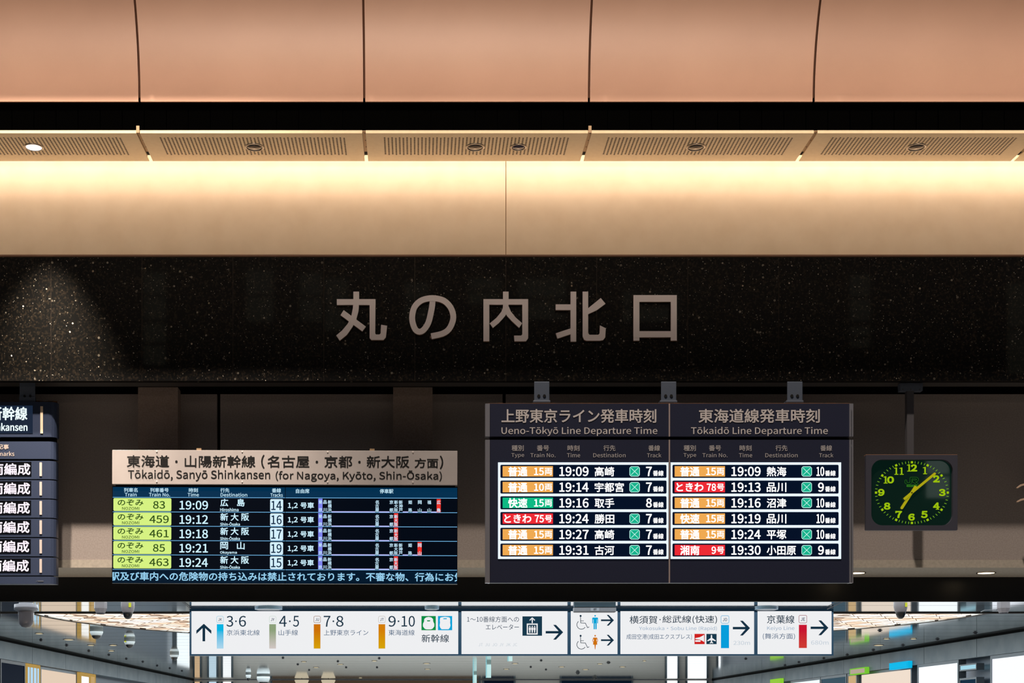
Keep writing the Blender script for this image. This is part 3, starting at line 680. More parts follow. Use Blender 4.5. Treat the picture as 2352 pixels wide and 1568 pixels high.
def hand(tip, tail, w, Y, nm):
    dx, dy = tip[0] - tail[0], tip[1] - tail[1]; d = math.hypot(dx, dy); ux, uy = dx / d, dy / d; h_ = w / 2
    pts = [(tail[0] - uy * h_, tail[1] + ux * h_)]
    for i in range(7):
        a = PI / 2 - PI * i / 6
        pts.append((tip[0] - uy * h_ * math.sin(a) + ux * h_ * math.cos(a) * 1, tip[1] + ux * h_ * math.sin(a) + uy * h_ * math.cos(a)))
    pts.append((tail[0] + uy * h_, tail[1] - ux * h_))
    return MB().poly(Y, pts, .0015).build(nm, M_hand, ck)
hand((2071.5, 1166), (2103.8, 1116), 6.2, YC + .0195, 'hour_hand'); hand((2147, 1087.5), (2076.3, 1146), 5.6, YC + .0155, 'minute_hand')
MB().poly(YC + .012, circ(cx, cy, 1.6, 12), .012).build('centre_pin', mat('pin', (90, 88, 60), .4, .6), ck)
gl = mat('clock_glass', (255, 255, 255), .02, spec=.5); nodes(gl)[2].inputs['Transmission Weight'].default_value = 1; nodes(gl)[2].inputs['IOR'].default_value = 1.02
PY = 11.1
pole = MB().box(X(2083.5, PY), X(2099, PY), PY, PY + .05, Z(1052, PY), gz0 + .008).build('pole', mat('pole_grey', (92, 90, 94), .55, .2), ck)
MB().box(X(2083.5, PY), X(2099, PY), YC + .06, PY + .005, Z(1095, PY), Z(1062, PY)).build('pole_arm', M_dark, ck)
MB().pbox(PY - .005, 2068, 879.5, 2119.5, 897, .06).build('pole_bracket', M_hang, ck)
b = MB()
for x in (2074.5, 2092.5, 2113): b.poly(PY - .01, circ(x, 894, 1.1, 8), .006)
b.build('bolt', M_chrome, ck)

# ================================================================== concourse beyond the opening
ZC = 2.965
M_alu = mat('ceiling_aluminium', (208, 216, 218), .06, .88)
n_, l_, p_ = nodes(M_alu)
tc = n_.new('ShaderNodeTexCoord'); mp = n_.new('ShaderNodeMapping'); mp.inputs['Scale'].default_value = (.35, 9, 1); l_.new(tc.outputs['Object'], mp.inputs[0])
nz = n_.new('ShaderNodeTexNoise'); nz.inputs['Scale'].default_value = 1; nz.inputs['Detail'].default_value = 3; l_.new(mp.outputs[0], nz.inputs[0])
bp = n_.new('ShaderNodeBump'); bp.inputs['Strength'].default_value = .35; bp.inputs['Distance'].default_value = .0006; l_.new(nz.outputs['Fac'], bp.inputs['Height']); l_.new(bp.outputs[0], p_.inputs['Normal'])
cc = struct('ceiling_concourse', (0, 12.2, ZC))
XL, XR = -6.4, 8.4
y = 12.2; ys = []
while y < 41:
    w = 1.15 if y > 20 else .78
    if 17.1 < y < 23.2: w = .78
    ys.append((y, y + w)); y += w
LC, LR = 1.1, 5.7                                           # luminous half disc
def holes(y):
    if 17.1 <= y < 17.1 + LR: return math.sqrt(max(0, LR ** 2 - (y - 17.1) ** 2))
    return 0
def strip_part(a, b, x0, x1, x2, x3):                       # trapezoid, (x0,x1) at near edge a, (x2,x3) at far edge b
    MB().add([(x0, a, ZC), (x1, a, ZC), (x3, b, ZC), (x2, b, ZC), (x0, a, ZC + .02), (x1, a, ZC + .02), (x3, b, ZC + .02), (x2, b, ZC + .02)],
             [(0, 3, 2, 1), (4, 5, 6, 7), (0, 1, 5, 4), (1, 2, 6, 5), (2, 3, 7, 6), (3, 0, 4, 7)]).build('metal_panel', M_alu, cc)
for a, b in ys:
    b2 = b - .022
    if b2 <= 17.1 or a >= 17.1 + LR: strip_part(a, b2, XL, XR, XL, XR)
    elif a < 17.1: strip_part(a, 17.09, XL, XR, XL, XR); rest = (17.11, b2); w0, w1 = holes(rest[0]), holes(rest[1]); strip_part(*rest, XL, LC - w0, XL, LC - w1); strip_part(*rest, LC + w0, XR, LC + w1, XR)
    else:
        w0, w1 = holes(a), holes(b2)
        if w0 > .05: strip_part(a, b2, XL, LC - w0, XL, LC - w1 - .001); strip_part(a, b2, LC + w0, XR, LC + w1 + .001, XR)
        else: strip_part(a, b2, XL, XR, XL, XR)
MB().box(XL, XR, 12.2, 41, ZC + .35, ZC + .4).build('backing_board', M_slot, cc)
MB().box(XL, XR, 12.56, 17.08, ZC + .03, ZC + .04).build('backing_board', M_slot, cc)
MB().box(XL, XR, 22.9, 41, ZC + .03, ZC + .04).build('backing_board', M_slot, cc)
# luminous half disc: glowing sheet, lattice of slats below it, dark rim
lum = thing('luminous_ceiling', (LC, 17.1, ZC), 'glowing warm half-disc ceiling light with a fine brown lattice behind the hanging signs', 'light')
arc = [(LC + LR * math.cos(PI * i / 40), 17.1 + LR * math.sin(PI * i / 40)) for i in range(41)]
M_lum = em('luminous_sheet', (255, 240, 222), 1.3)
n_, l_, p_ = nodes(M_lum); tc = n_.new('ShaderNodeTexCoord'); nz = n_.new('ShaderNodeTexNoise'); nz.inputs['Scale'].default_value = 2.2; nz.inputs['Detail'].default_value = 5; l_.new(tc.outputs['Object'], nz.inputs[0])
cr = n_.new('ShaderNodeValToRGB'); cr.color_ramp.elements[0].position = .4; cr.color_ramp.elements[1].position = .56; cr.color_ramp.elements[0].color = rgb((236, 205, 178)); cr.color_ramp.elements[1].color = rgb((255, 250, 242)); l_.new(nz.outputs['Fac'], cr.inputs[0]); l_.new(cr.outputs[0], p_.inputs['Emission Color'])
MB().add([(x, y, ZC + .016) for x, y in arc], [tuple(range(40, -1, -1))]).build('glowing_sheet', M_lum, lum)
lat = MB()
M_lat = mat('lattice_brown', (176, 136, 104), .6)
for i in range(-33, 34):
    x = LC + i * .17
    if abs(x - LC) < LR - .1:
        ye = 17.1 + math.sqrt(LR ** 2 - (x - LC) ** 2); n = max(1, int((ye - 17.1) / .36))
        for k in range(n):
            s = .07 * (1 if (k + i) % 2 else -1); a = 17.13 + k * .36; lat.add([(x + s, a, ZC + .012), (x + s + .011, a, ZC + .012), (x - s + .011, a + .36, ZC + .012), (x - s, a + .36, ZC + .012), (x + s, a, ZC + .014), (x + s + .011, a, ZC + .014), (x - s + .011, a + .36, ZC + .014), (x - s, a + .36, ZC + .014)],
                    [(0, 3, 2, 1), (4, 5, 6, 7), (0, 1, 5, 4), (1, 2, 6, 5), (2, 3, 7, 6), (3, 0, 4, 7)])
for k in range(16):
    yy = 17.13 + k * .36
    if yy < 17.1 + LR - .1:
        w = math.sqrt(LR ** 2 - (yy - 17.1) ** 2) - .05; lat.box(LC - w, LC + w, yy, yy + .02, ZC + .012, ZC + .014)
        for i in range(int(2 * w / .94)): u = LC - w + .3 + i * .94; lat.box(u, u + .16, yy + .15, yy + .26, ZC + .011, ZC + .014)
tag(lat.build('lattice', M_lat, lum), kind='stuff')
rim = MB(); rim.box(LC - LR - .4, LC + LR + .4, 17.06, 17.12, ZC - .012, ZC + .06)
for (x0, y0), (x1, y1) in zip(arc, arc[1:]):
    ax, ay = (x0 - LC) / LR, (y0 - 17.1) / LR; bx_, by_ = (x1 - LC) / LR, (y1 - 17.1) / LR; t = .05
    rim.add([(x0, y0, ZC - .006), (x1, y1, ZC - .006), (x1 + bx_ * t, y1 + by_ * t, ZC - .006), (x0 + ax * t, y0 + ay * t, ZC - .006), (x0, y0, ZC + .06), (x1, y1, ZC + .06), (x1 + bx_ * t, y1 + by_ * t, ZC + .06), (x0 + ax * t, y0 + ay * t, ZC + .06)],
            [(0, 3, 2, 1), (4, 5, 6, 7), (0, 1, 5, 4), (1, 2, 6, 5), (2, 3, 7, 6), (3, 0, 4, 7)])
rim.build('rim', mat('rim_dark', (40, 32, 24), .5, .3), lum)

# side beams, side walls
M_beam = speckle(mat('beam_paint', rough=.5, spec=.5), 3, (96, 108, 116), (112, 122, 128))
for side, xb, sgn in (('left', XL, -1), ('right', XR, 1)):
    w = struct('wall_' + side, (xb, 12.6, 0)); zb0 = 2.655
    y = 12.6; i = 0
    while y < 40.5:
        MB().box(min(xb, xb + sgn * .3), max(xb, xb + sgn * .06), y + .006, min(y + 2.24, 41), zb0, ZC + .02).build('beam_panel', M_beam, w); y += 2.25
    MB().box(min(xb - sgn * .012, xb + sgn * .02), max(xb - sgn * .012, xb + sgn * .02), 12.6, 41, ZC - .035, ZC - .001).build('shadow_trim', M_slot, w)
    MB().box(min(xb + sgn * .22, xb + sgn * .4), max(xb + sgn * .22, xb + sgn * .4), 12.6, 41, 0, ZC).build('wall_panel', mat('side_wall', (70, 84, 98), .4), w)
# shop fronts and lit boxes standing along the side walls (they also show in the ceiling's reflection)
def front(side, pa, pb, z0, z1, color, s, label, cat, name, frame=None, ft=.05, xoff=.02, bars=None):
    xb = (XL - xoff) if side == 'left' else (XR + xoff); sg = -1 if side == 'left' else 1
    xr = (XL - .02) if side == 'left' else (XR + .02); ya, yb = sorted((xr * F / (pa - CX), xr * F / (pb - CX)))
    o = thing(name, (xb, (ya + yb) / 2, z0), label, cat)
    x0, x1 = sorted((xb, xb + sg * .1))
    MB().box(x0, x1, ya + ft, yb - ft, z0 + ft, z1 - ft).build('lit_panel', em('lit_%d_%d_%d_%g' % (color + (s,)), color, s), o)
    fm = MB(); xx0, xx1 = sorted((xb - sg * .01, xb + sg * .11))
    fm.box(xx0, xx1, ya, ya + ft, z0, z1); fm.box(xx0, xx1, yb - ft, yb, z0, z1); fm.box(xx0, xx1, ya + ft, yb - ft, z0, z0 + ft); fm.box(xx0, xx1, ya + ft, yb - ft, z1 - ft, z1)
    if bars:
        for k in range(1, bars): yk = ya + (yb - ya) * k / bars; fm.box(xx0, xx1, yk - .006, yk + .006, z0 + ft, z1 - ft)
    fm.build('frame', frame or mat('shop_frame', (90, 98, 104), .4, .5), o)
    return o
Yf = em('yellow_frame', (205, 165, 85), .7)
front('left', 0, 57, .3, 2.65, (8, 18, 34), 1, 'dark navy shop panel at the near end of the concourse left wall', 'shopfront', 'shopfront', mat('navy_frame', (14, 22, 34), .4))
front('left', 60.5, 91.5, 2.18, 2.65, (178, 215, 240), 1, 'yellow-edged pale blue lit panel under the left beam, upper of two', 'sign', 'lit_sign', Yf, .055, bars=4)
front('left', 60.5, 91.5, 1.0, 2.10, (185, 220, 245), 1, 'yellow-edged pale blue lit panel under the left beam, lower of two', 'sign', 'lit_sign', Yf, .055, bars=4)
o = front('left', 100, 183, .4, 2.65, (228, 205, 182), 1, 'warm white lit shop interior past the pale blue panels on the left', 'shopfront', 'shopfront', xoff=.08)
front('left', 184, 206, .4, 2.65, (250, 248, 244), 1.1, 'bright white lit doorway with a yellow frame in the left shops', 'shopfront', 'shopfront', Yf, .07)
front('left', 206.5, 219, .4, 2.65, (215, 178, 115), .8, 'narrow yellow lit column beside the white doorway on the left', 'sign', 'lit_sign', Yf, .05)
front('left', 405, 436, 1.2, 2.86, (238, 248, 252), 1.2, 'white lit board at the far end of the concourse left wall', 'sign', 'lit_sign', xoff=.02)
front('right', 2276, 2420, .3, 2.65, (238, 242, 250), 1.15, 'large white lit shop panel at the near end of the right wall', 'shopfront', 'shopfront', xoff=.02)
o = front('right', 2108, 2203, .3, 2.655, (240, 246, 250), 1.25, 'tall bright white lit panel to the right of the blue hanging sign', 'shopfront', 'shopfront', xoff=.02)
front('right', 2205, 2244, 2.47, 2.57, (165, 215, 232), 1, 'thin pale blue lit strip between the two big white panels', 'sign', 'lit_sign', ft=.02)
front('right', 2205, 2244, .3, 2.36, (4, 40, 62), 1, 'dark teal panel below the thin pale blue strip on the right', 'shopfront', 'shopfront', ft=.03)
front('right', 1970, 2087, .4, 2.65, (240, 222, 205), 1, 'warm white shop interior behind the blue and green signs', 'shopfront', 'shopfront', xoff=.08)
front('right', 1947, 1969, .4, 2.65, (215, 180, 130), .9, 'beige lit column below the green outlined sign', 'sign', 'lit_sign')
front('right', 1816, 1884, .4, 2.65, (232, 246, 250), 1.15, 'white lit panel beside the small green sign down the right wall', 'shopfront', 'shopfront', xoff=.03)
front('right', 1886, 1945, .4, 2.65, (60, 88, 104), .8, 'grey blue glazed shopfront between two lit panels on the right', 'shopfront', 'shopfront')
def fascia_sign(pa, pb, pya, pyb, c, s, label, edge=None):
    xs = XR - .03; ya, yb = sorted((xs * F / (pa - CX), xs * F / (pb - CX)))
    z0 = CZ + (CY - pyb) * ya / F; z1 = CZ + (CY - pya) * ya / F
    o = thing('hanging_sign', (xs, (ya + yb) / 2, z0), label, 'sign')
    MB().box(xs - .05, xs + .02, ya + .06, yb - .06, z0 + .02, z1 - .02).build('sign_face', em('face' + label[:6], c, s), o)
    MB().box(xs - .045, xs + .025, ya, yb, z0, z1).build('frame', em('frame' + label[:6], edge or c, .95), o)
fascia_sign(2048, 2092, 1517, 1533, (5, 185, 235), 1, 'bright blue lit sign slung under the right beam')
fascia_sign(1957, 1993.5, 1531, 1546, (190, 172, 155), .9, 'beige sign with a lime green edge under the right beam', (120, 200, 50))
fascia_sign(1773, 1797.5, 1557, 1572, (150, 205, 60), .95, 'small lime green lit sign furthest down the right beam', (140, 210, 50))
# far wall
fw = struct('wall_far', (0, 41, 0))
MB().box(-7, 9, 41, 41.2, 0, 2.95).build('wall_panel', mat('far_wall', (190, 184, 176), .7), fw)
for pa, pb, z0, z1, c, s, lab in ((480, 497, .8, 2.9, (190, 215, 230), 1, 'pale blue lit doorway at the far end, first from the left'), (512, 531, .8, 2.9, (245, 248, 250), 1.1, 'white lit doorway at the far end beside the pale blue one'),
        (447, 459, .8, 2.9, (214, 180, 140), .9, 'warm beige lit panel in the far left corner of the concourse'),
        (1532, 1556, .6, 2.93, (240, 248, 252), 1.3, 'white lit doorway at the far end, first of three on the right'), (1579, 1623, .6, 2.93, (240, 248, 252), 1.3, 'wide white lit doorway at the far end, middle of three on the right'), (1650, 1686, .6, 2.93, (240, 248, 252), 1.3, 'white lit doorway at the far end, last of three on the right'),
        (1112, 1180, 2.86, 2.93, (6, 14, 28), 1, 'dark navy panel in the middle of the far wall'), (1290, 1450, 2.86, 2.93, (6, 20, 34), 1, 'dark blue wide panel right of the centre of the far wall'), (625, 1100, 2.86, 2.93, (66, 54, 42), 1, 'long brown panel high on the far wall below the long white sign')):
    o = thing('far_doorway', (X((pa + pb) / 2, 40.9), 40.9, z0), lab, 'doorway')
    MB().box(X(pa, 40.9), X(pb, 40.9), 40.92, 40.99, z0, z1).build('lit_panel', em('far_%d_%d' % (c[0], c[2]), c, s), o)
    fr = MB(); a, b = X(pa, 40.9), X(pb, 40.9)
    fr.box(a - .05, a, 40.88, 40.99, z0, z1); fr.box(b, b + .05, 40.88, 40.99, z0, z1); fr.build('frame', mat('door_frame', (70, 84, 92), .4, .4), o)
for px, lab in ((693, 'cream drum lamp hanging at the far end, first of two'), (754, 'cream drum lamp hanging at the far end, second of two')):
    c = (X(px, 40.5), 40.5, Z(1574, 40.5)); o = thing('drum_lamp', c, lab, 'lamp', 'cream lamps at the far end')
    MB().lathe(c, [(.14, 0), (.2, .14), (.2, .16)], 16).build('lamp_shade', em('cream_shade', (205, 192, 165), .9), o, smooth=True)
    MB().lathe((c[0], c[1], c[2] + .16), [(.01, 0), (.01, ZC - c[2] - .16)], 6).build('cord', M_dark, o)

# ================================================================== the row of lit hanging signs
YS = 16.5
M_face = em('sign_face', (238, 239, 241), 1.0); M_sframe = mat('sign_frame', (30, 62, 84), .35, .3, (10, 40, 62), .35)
M_navyink = em('navy_ink', (16, 46, 66)); M_faint = em('faint_ink', (150, 172, 196)); M_mid = em('mid_ink', (62, 92, 124))
SP = [(439.5, 1052.5, 'long white lit sign with up arrow, platform numbers 3 to 10 and two train icons'), (1060, 1303.5, 'white lit sign with elevator pictogram and one right arrow'),
      (1311, 1418.5, 'small white lit sign with wheelchair, man and woman pictograms'), (1425, 1732.5, 'white lit sign with red train and aeroplane icons and blue bar'), (1740, 1910.5, 'white lit sign with a red bar and right arrow, last in the row')]
signs = []
for k, (a, b, lab) in enumerate(SP):
    l0 = 435.5 if k == 0 else (SP[k - 1][1] + a) / 2; r0 = 1914.5 if k == 4 else (b + SP[k + 1][0]) / 2
    o = thing('hanging_sign', P((a + b) / 2, 1504, YS), lab, 'sign', 'lit guide signs hanging in a row'); signs.append(o)
    MB().pbox(YS, a - .5, 1402.7, b + .5, 1502, .12).build('sign_face', M_face, o)
    fr = MB(); fr.pbox(YS - .012, l0, 1397.5, a, 1505, .15); fr.pbox(YS - .012, b, 1397.5, r0, 1505, .15); fr.pbox(YS - .012, a, 1397.5, b, 1403, .15); fr.pbox(YS - .012, a, 1501.6, b, 1505, .15)
    fr.build('frame', M_sframe, o)
YI = YS - .003
def bar(o, x0, y0, x1, y1, top, bot, nm='colour_bar'):  # top to bot: falloff of the sign's backlight put into the colour
    m = em('bar_%d_%d' % (top[0], top[2]), top); n, l, p = nodes(m)
    if top != bot and len(n) < 4:
        t = n.new('ShaderNodeTexCoord'); s = n.new('ShaderNodeSeparateXYZ'); c = n.new('ShaderNodeValToRGB'); c.color_ramp.elements[0].color = rgb(bot); c.color_ramp.elements[1].color = rgb(top); c.color_ramp.elements[1].position = .75
        l.new(t.outputs['Generated'], s.inputs[0]); l.new(s.outputs[2], c.inputs[0]); l.new(c.outputs[0], p.inputs['Emission Color'])
    return MB().pbox(YI - .001, x0, y0, x1, y1, .002).build(nm, m, o)
def code(o, t, x0, y0, x1, y1, c, fc=(40, 62, 92)):
    m = MB(); frame_outline(m, YI, x0, y0, x1, y1, 1.0, 2.5); m.build('line_code_box', em('code_%d_%d' % (c[0], c[2]), c), o)
    w = (x1 - x0); ink(MB(), YI, t, x0 + w * .24, y0 + (y1 - y0) * .3, x1 - w * .24, y0 + (y1 - y0) * .72, .15, 4).build('line_code', em('codeink_%d' % fc[0], fc), o)
def arrow_r(m, x0, x1, yc, hh, w):
    m.stroke(YI, [(x0, yc), (x1 - w * .9, yc)], w)
    s = w * 1.35
    m.poly(YI, [(x1, yc), (x1 - hh * 1.0 - s * .55, yc - hh), (x1 - hh - s * .55 + s * 1.25, yc - hh)][:3] if 0 else [(x1, yc), (x1 - hh * .98, yc - hh), (x1 - hh * .98 - s * .85, yc - hh), (x1 - s * 1.1, yc)])
    m.poly(YI, [(x1, yc), (x1 - s * 1.1, yc), (x1 - hh * .98 - s * .85, yc + hh), (x1 - hh * .98, yc + hh)])
s = signs[0]
m = MB(); m.stroke(YI, [(468.2, 1437), (468.2, 1472.3)], 6.1); m.poly(YI, [(468.2, 1432), (485.4, 1447.5), (485.4, 1455.3), (468.2, 1439.3)]); m.poly(YI, [(468.2, 1432), (468.2, 1439.3), (451, 1455.3), (451, 1447.5)])
m.build('arrow', M_navyink, s)
m = MB(); YN2 = YI
for t, a, b in (('3', 520, 535.7), ('6', 548.8, 565.2), ('4', 641, 658.6), ('5', 672.9, 686.8), ('7', 743.4, 759), ('8', 772, 789), ('9', 892, 909), ('10', 922.3, 953)): ink(MB(), YI, t, a, 1413.8, b, 1438.8, .15, 4).build('platform_number', M_navyink, s)
for x in (542, 665.7, 765.7, 915.3): m.poly(YI, circ(x, 1426.3, 2, 12))
ink(m, YI, '新幹線', 968.3, 1456.3, 1031.3, 1474.7, .12, 4)
m.build('lettering', M_navyink, s)
m = MB()
for t, a, b in (('京浜東北線', 520.7, 596.4), ('山手線', 639.8, 684.4), ('上野東京ライン', 743.8, 846), ('東海道線', 892.4, 952.3)): ink(MB(), YI, t, a, 1445.8, b, 1458.8).build('small_lettering', M_mid, s)
for t, a, c, top, bot, x0 in (('JK', 497.3, (150, 205, 225), (0, 180, 226), (172, 214, 236), 498), ('JY', 618, (205, 220, 210), (140, 160, 122), (208, 198, 194), 618.5), ('JU', 720.3, (150, 110, 90), (204, 112, 0), (214, 160, 0), 720.7), ('JT', 869, (195, 190, 185), (212, 126, 0), (214, 165, 0), 869.4)):
    code(s, t, a, 1414.2, a + 16.3, 1430.2, c); bar(s, x0, 1433, x0 + 15.3, 1489, top, bot)
for x0, x1, c, nm in ((968, 1001, (2, 140, 66), 'train_icon'), (1005.9, 1038.6, (0, 162, 216), 'train_icon')):
    ic = MB().pbox(YI - .001, x0, 1414.2, x1, 1446.8, .002).build(nm, em('icon_%d_%d' % (c[0], c[1]), c), s)
    w = MB(); cx_ = (x0 + x1) / 2
    if x0 < 1000:
        w.poly(YI - .003, [(cx_ - 6, 1417.5), (cx_, 1416.2), (cx_ + 6, 1417.5), (cx_ + 10, 1421), (cx_ + 10.5, 1427), (cx_ + 13, 1432), (cx_ + 13, 1438), (cx_ + 9, 1443.5), (cx_ + 5, 1444.8), (cx_ - 5, 1444.8), (cx_ - 9, 1443.5), (cx_ - 13, 1438), (cx_ - 13, 1432), (cx_ - 10.5, 1427), (cx_ - 10, 1421)])
        w.build('train_shape', M_face, ic); MB().poly(YI - .004, [(cx_ - 4, 1424), (cx_ + 4, 1424), (cx_ + 3, 1426.6), (cx_ - 3, 1426.6)]).build('train_window', em('icon_%d_%d' % (c[0], c[1]), c), ic)
    else:
        w.poly(YI - .003, [(cx_ - 11, 1418), (cx_ - 7, 1416.8), (cx_, 1416), (cx_ + 7, 1416.8), (cx_ + 11, 1418), (cx_ + 12, 1424), (cx_ + 11.5, 1429), (cx_ + 12.5, 1436), (cx_ + 11, 1441), (cx_ + 8, 1444.5), (cx_ - 8, 1444.5), (cx_ - 11, 1441), (cx_ - 12.5, 1436), (cx_ - 11.5, 1429), (cx_ - 12, 1424)])
        w.build('train_shape', M_face, ic); MB().pbox(YI - .005, cx_ - 4, 1419.4, cx_ + 4, 1421.6, .001).build('train_window', em('icon_%d_%d' % (c[0], c[1]), c), ic)
s = signs[1]
m = MB(); ink(m, YI, '1～10番線方面への', 1072.8, 1415, 1192, 1428.4); ink(m, YI, 'エレベーター', 1115.8, 1433.3, 1192, 1445.7); m.build('lettering', em('ink2', (30, 58, 84)), s)
ink(MB(), YI, 'JT  JU  JO  JY  JK  JC', 1099, 1476.5, 1188, 1483.5).build('faint_lettering', em('ink4', (196, 206, 214)), s)
ic = MB().pbox(YI - .001, 1200, 1415, 1245, 1459.5, .002).build('elevator_icon', em('elev_navy', (18, 54, 74)), s)
w = MB(); w.stroke(YI - .002, [(1222.5, 1421), (1222.5, 1430.5)], 2.4); w.stroke(YI - .002, [(1216.7, 1424.3), (1222.5, 1418.3), (1228.3, 1424.3)], 2.2)
frame_outline(w, YI - .002, 1210, 1431.5, 1235, 1456.8, 2.8)
for x in (1217, 1222.5, 1228): w.poly(YI - .002, circ(x, 1438.2, 1.5, 8)); w.pbox(YI - .002, x - 2.2, 1440.4, x + 2.2, 1446.5, .001); w.pbox(YI - .002, x - 1.3, 1446.5, x + 1.3, 1452.5, .001)
w.build('elevator_shape', M_face, ic)
m = MB(); arrow_r(m, 1253.3, 1293.6, 1451.5, 17, 5.6); m.build('arrow', M_navyink, s)
s = signs[2]
for dy in (0, 45.7):
    w = MB(); w.poly(YI, circ(1333.6, 1414 + dy, 2.4, 10)); w.stroke(YI, [(1333.3, 1416 + dy), (1333.8, 1430 + dy), (1344.5, 1430.5 + dy), (1349.5, 1441 + dy), (1353, 1439.3 + dy)], 1.3, 0, True); w.stroke(YI, [(1334, 1425.3 + dy), (1341, 1425.3 + dy)], 1.2)
    pts = [(1335.3 + 10.2 * math.cos(a), 1434.3 + dy + 10.2 * math.sin(a)) for a in [math.radians(q) for q in range(35, 236, 12)]]
    w.stroke(YI, pts, 1.3, 0, True); w.build('wheelchair_icon', M_navyink, s)
    w = MB()
    if not dy:
        w.poly(YI, circ(1367, 1413.8, 1.9, 10)); w.poly(YI, rrect(1360.3, 1417.6, 1373.6, 1422, 2, 3)); w.pbox(YI, 1363.2, 1419, 1370.8, 1431, .001)
        w.pbox(YI, 1360.3, 1420, 1362.3, 1431, .001); w.pbox(YI, 1371.6, 1420, 1373.6, 1431, .001); w.pbox(YI, 1363.5, 1431, 1366.5, 1444.6, .001); w.pbox(YI, 1367.5, 1431, 1370.5, 1444.6, .001); w.build('man_icon', em('man_blue', (0, 164, 214)), s)
    else:
        y = dy; w.poly(YI, circ(1367, 1413.8 + y, 1.9, 10)); w.poly(YI, [(1362.8, 1418 + y), (1371.2, 1418 + y), (1370, 1424.5 + y), (1372.2, 1434 + y), (1368.6, 1434.5 + y), (1367.6, 1445 + y), (1366.4, 1445 + y), (1365.4, 1434.5 + y), (1361.8, 1434 + y), (1364, 1424.5 + y)])
        w.stroke(YI, [(1362.8, 1419 + y), (1361.2, 1425 + y), (1363, 1429 + y)], 1.4); w.stroke(YI, [(1371.2, 1419 + y), (1372.8, 1425 + y), (1371, 1429 + y)], 1.4); w.build('woman_icon', em('woman_orange', (206, 112, 6)), s)
    m = MB(); arrow_r(m, 1380.4, 1410.2, 1424 + dy, 12.4, 4.0); m.build('arrow', M_navyink, s)
s = signs[3]
m = MB(); ink(m, YI, '横須賀', 1446, 1413.6, 1510, 1432, .1, 3); m.poly(YI, circ(1516, 1422.5, 1.5, 8)); ink(m, YI, '総武線(快速)', 1521.5, 1413, 1647, 1432.3, .1, 3); m.build('lettering', M_navyink, s)
ink(MB(), YI, 'Yokosuka·Sobu Line (Rapid)', 1468, 1437.8, 1646.7, 1448.8).build('faint_lettering', M_faint, s)
ink(MB(), YI, '成田空港(成田エクスプレス)', 1438.7, 1455.6, 1589.3, 1469).build('small_lettering', M_mid, s)
ink(MB(), YI, '230m', 1684.5, 1471.4, 1722.8, 1480.6).build('distance_lettering', em('ink5', (190, 202, 214)), s)
ic = MB().pbox(YI - .001, 1595.2, 1455.2, 1618.6, 1478.8, .002).build('express_icon', em('exp_red', (206, 28, 26)), s)
w = MB(); w.poly(YI - .002, [(1597, 1465), (1607, 1463), (1613, 1460), (1617, 1457.5), (1617.4, 1474), (1613, 1471), (1607, 1468.3), (1597, 1467.3)]); w.poly(YI - .002, rrect(1596.6, 1469.7, 1609, 1473.5, 1, 2)); w.build('express_shape', M_face, ic)
ic = MB().pbox(YI - .001, 1622.5, 1455.2, 1646, 1478.8, .002).build('airport_icon', em('elev_navy', (18, 54, 74)), s)
w = MB(); c = 1634.2
w.poly(YI - .002, [(c, 1457), (c + 1.5, 1459), (c + 1.5, 1464.5), (c + 9.5, 1470), (c + 9.5, 1472.3), (c + 1.5, 1469.6), (c + 1.3, 1473.5), (c + 4, 1475.6), (c + 4, 1477), (c, 1476.2), (c - 4, 1477), (c - 4, 1475.6), (c - 1.3, 1473.5), (c - 1.5, 1469.6), (c - 9.5, 1472.3), (c - 9.5, 1470), (c - 1.5, 1464.5), (c - 1.5, 1459)]); w.build('aeroplane_shape', M_face, ic)
code(s, 'JO', 1655.5, 1413, 1674.6, 1431.3, (40, 160, 210)); bar(s, 1656, 1434.7, 1674.5, 1488, (0, 156, 218), (0, 156, 218))
m = MB(); arrow_r(m, 1683.2, 1722.8, 1442, 17, 5.6); m.build('arrow', M_navyink, s)
s = signs[4]
ink(MB(), YI, '京葉線', 1761.6, 1412.3, 1824.8, 1431.6, .12, 4).build('lettering', M_navyink, s)
ink(MB(), YI, 'Keiyo Line', 1762, 1437.6, 1824.8, 1448.6).build('faint_lettering', M_faint, s)
ink(MB(), YI, '(舞浜方面)', 1752, 1454, 1826, 1468.5).build('small_lettering', M_mid, s)
ink(MB(), YI, '680m', 1863, 1470.6, 1903, 1480).build('distance_lettering', em('ink5', (190, 202, 214)), s)
code(s, 'JE', 1834.7, 1412, 1853.6, 1430.6, (150, 60, 80)); bar(s, 1835, 1434.3, 1853.2, 1487.7, (200, 16, 46), (206, 60, 50))
m = MB(); arrow_r(m, 1861.9, 1902.8, 1441.3, 17, 5.6); m.build('arrow', M_navyink, s)

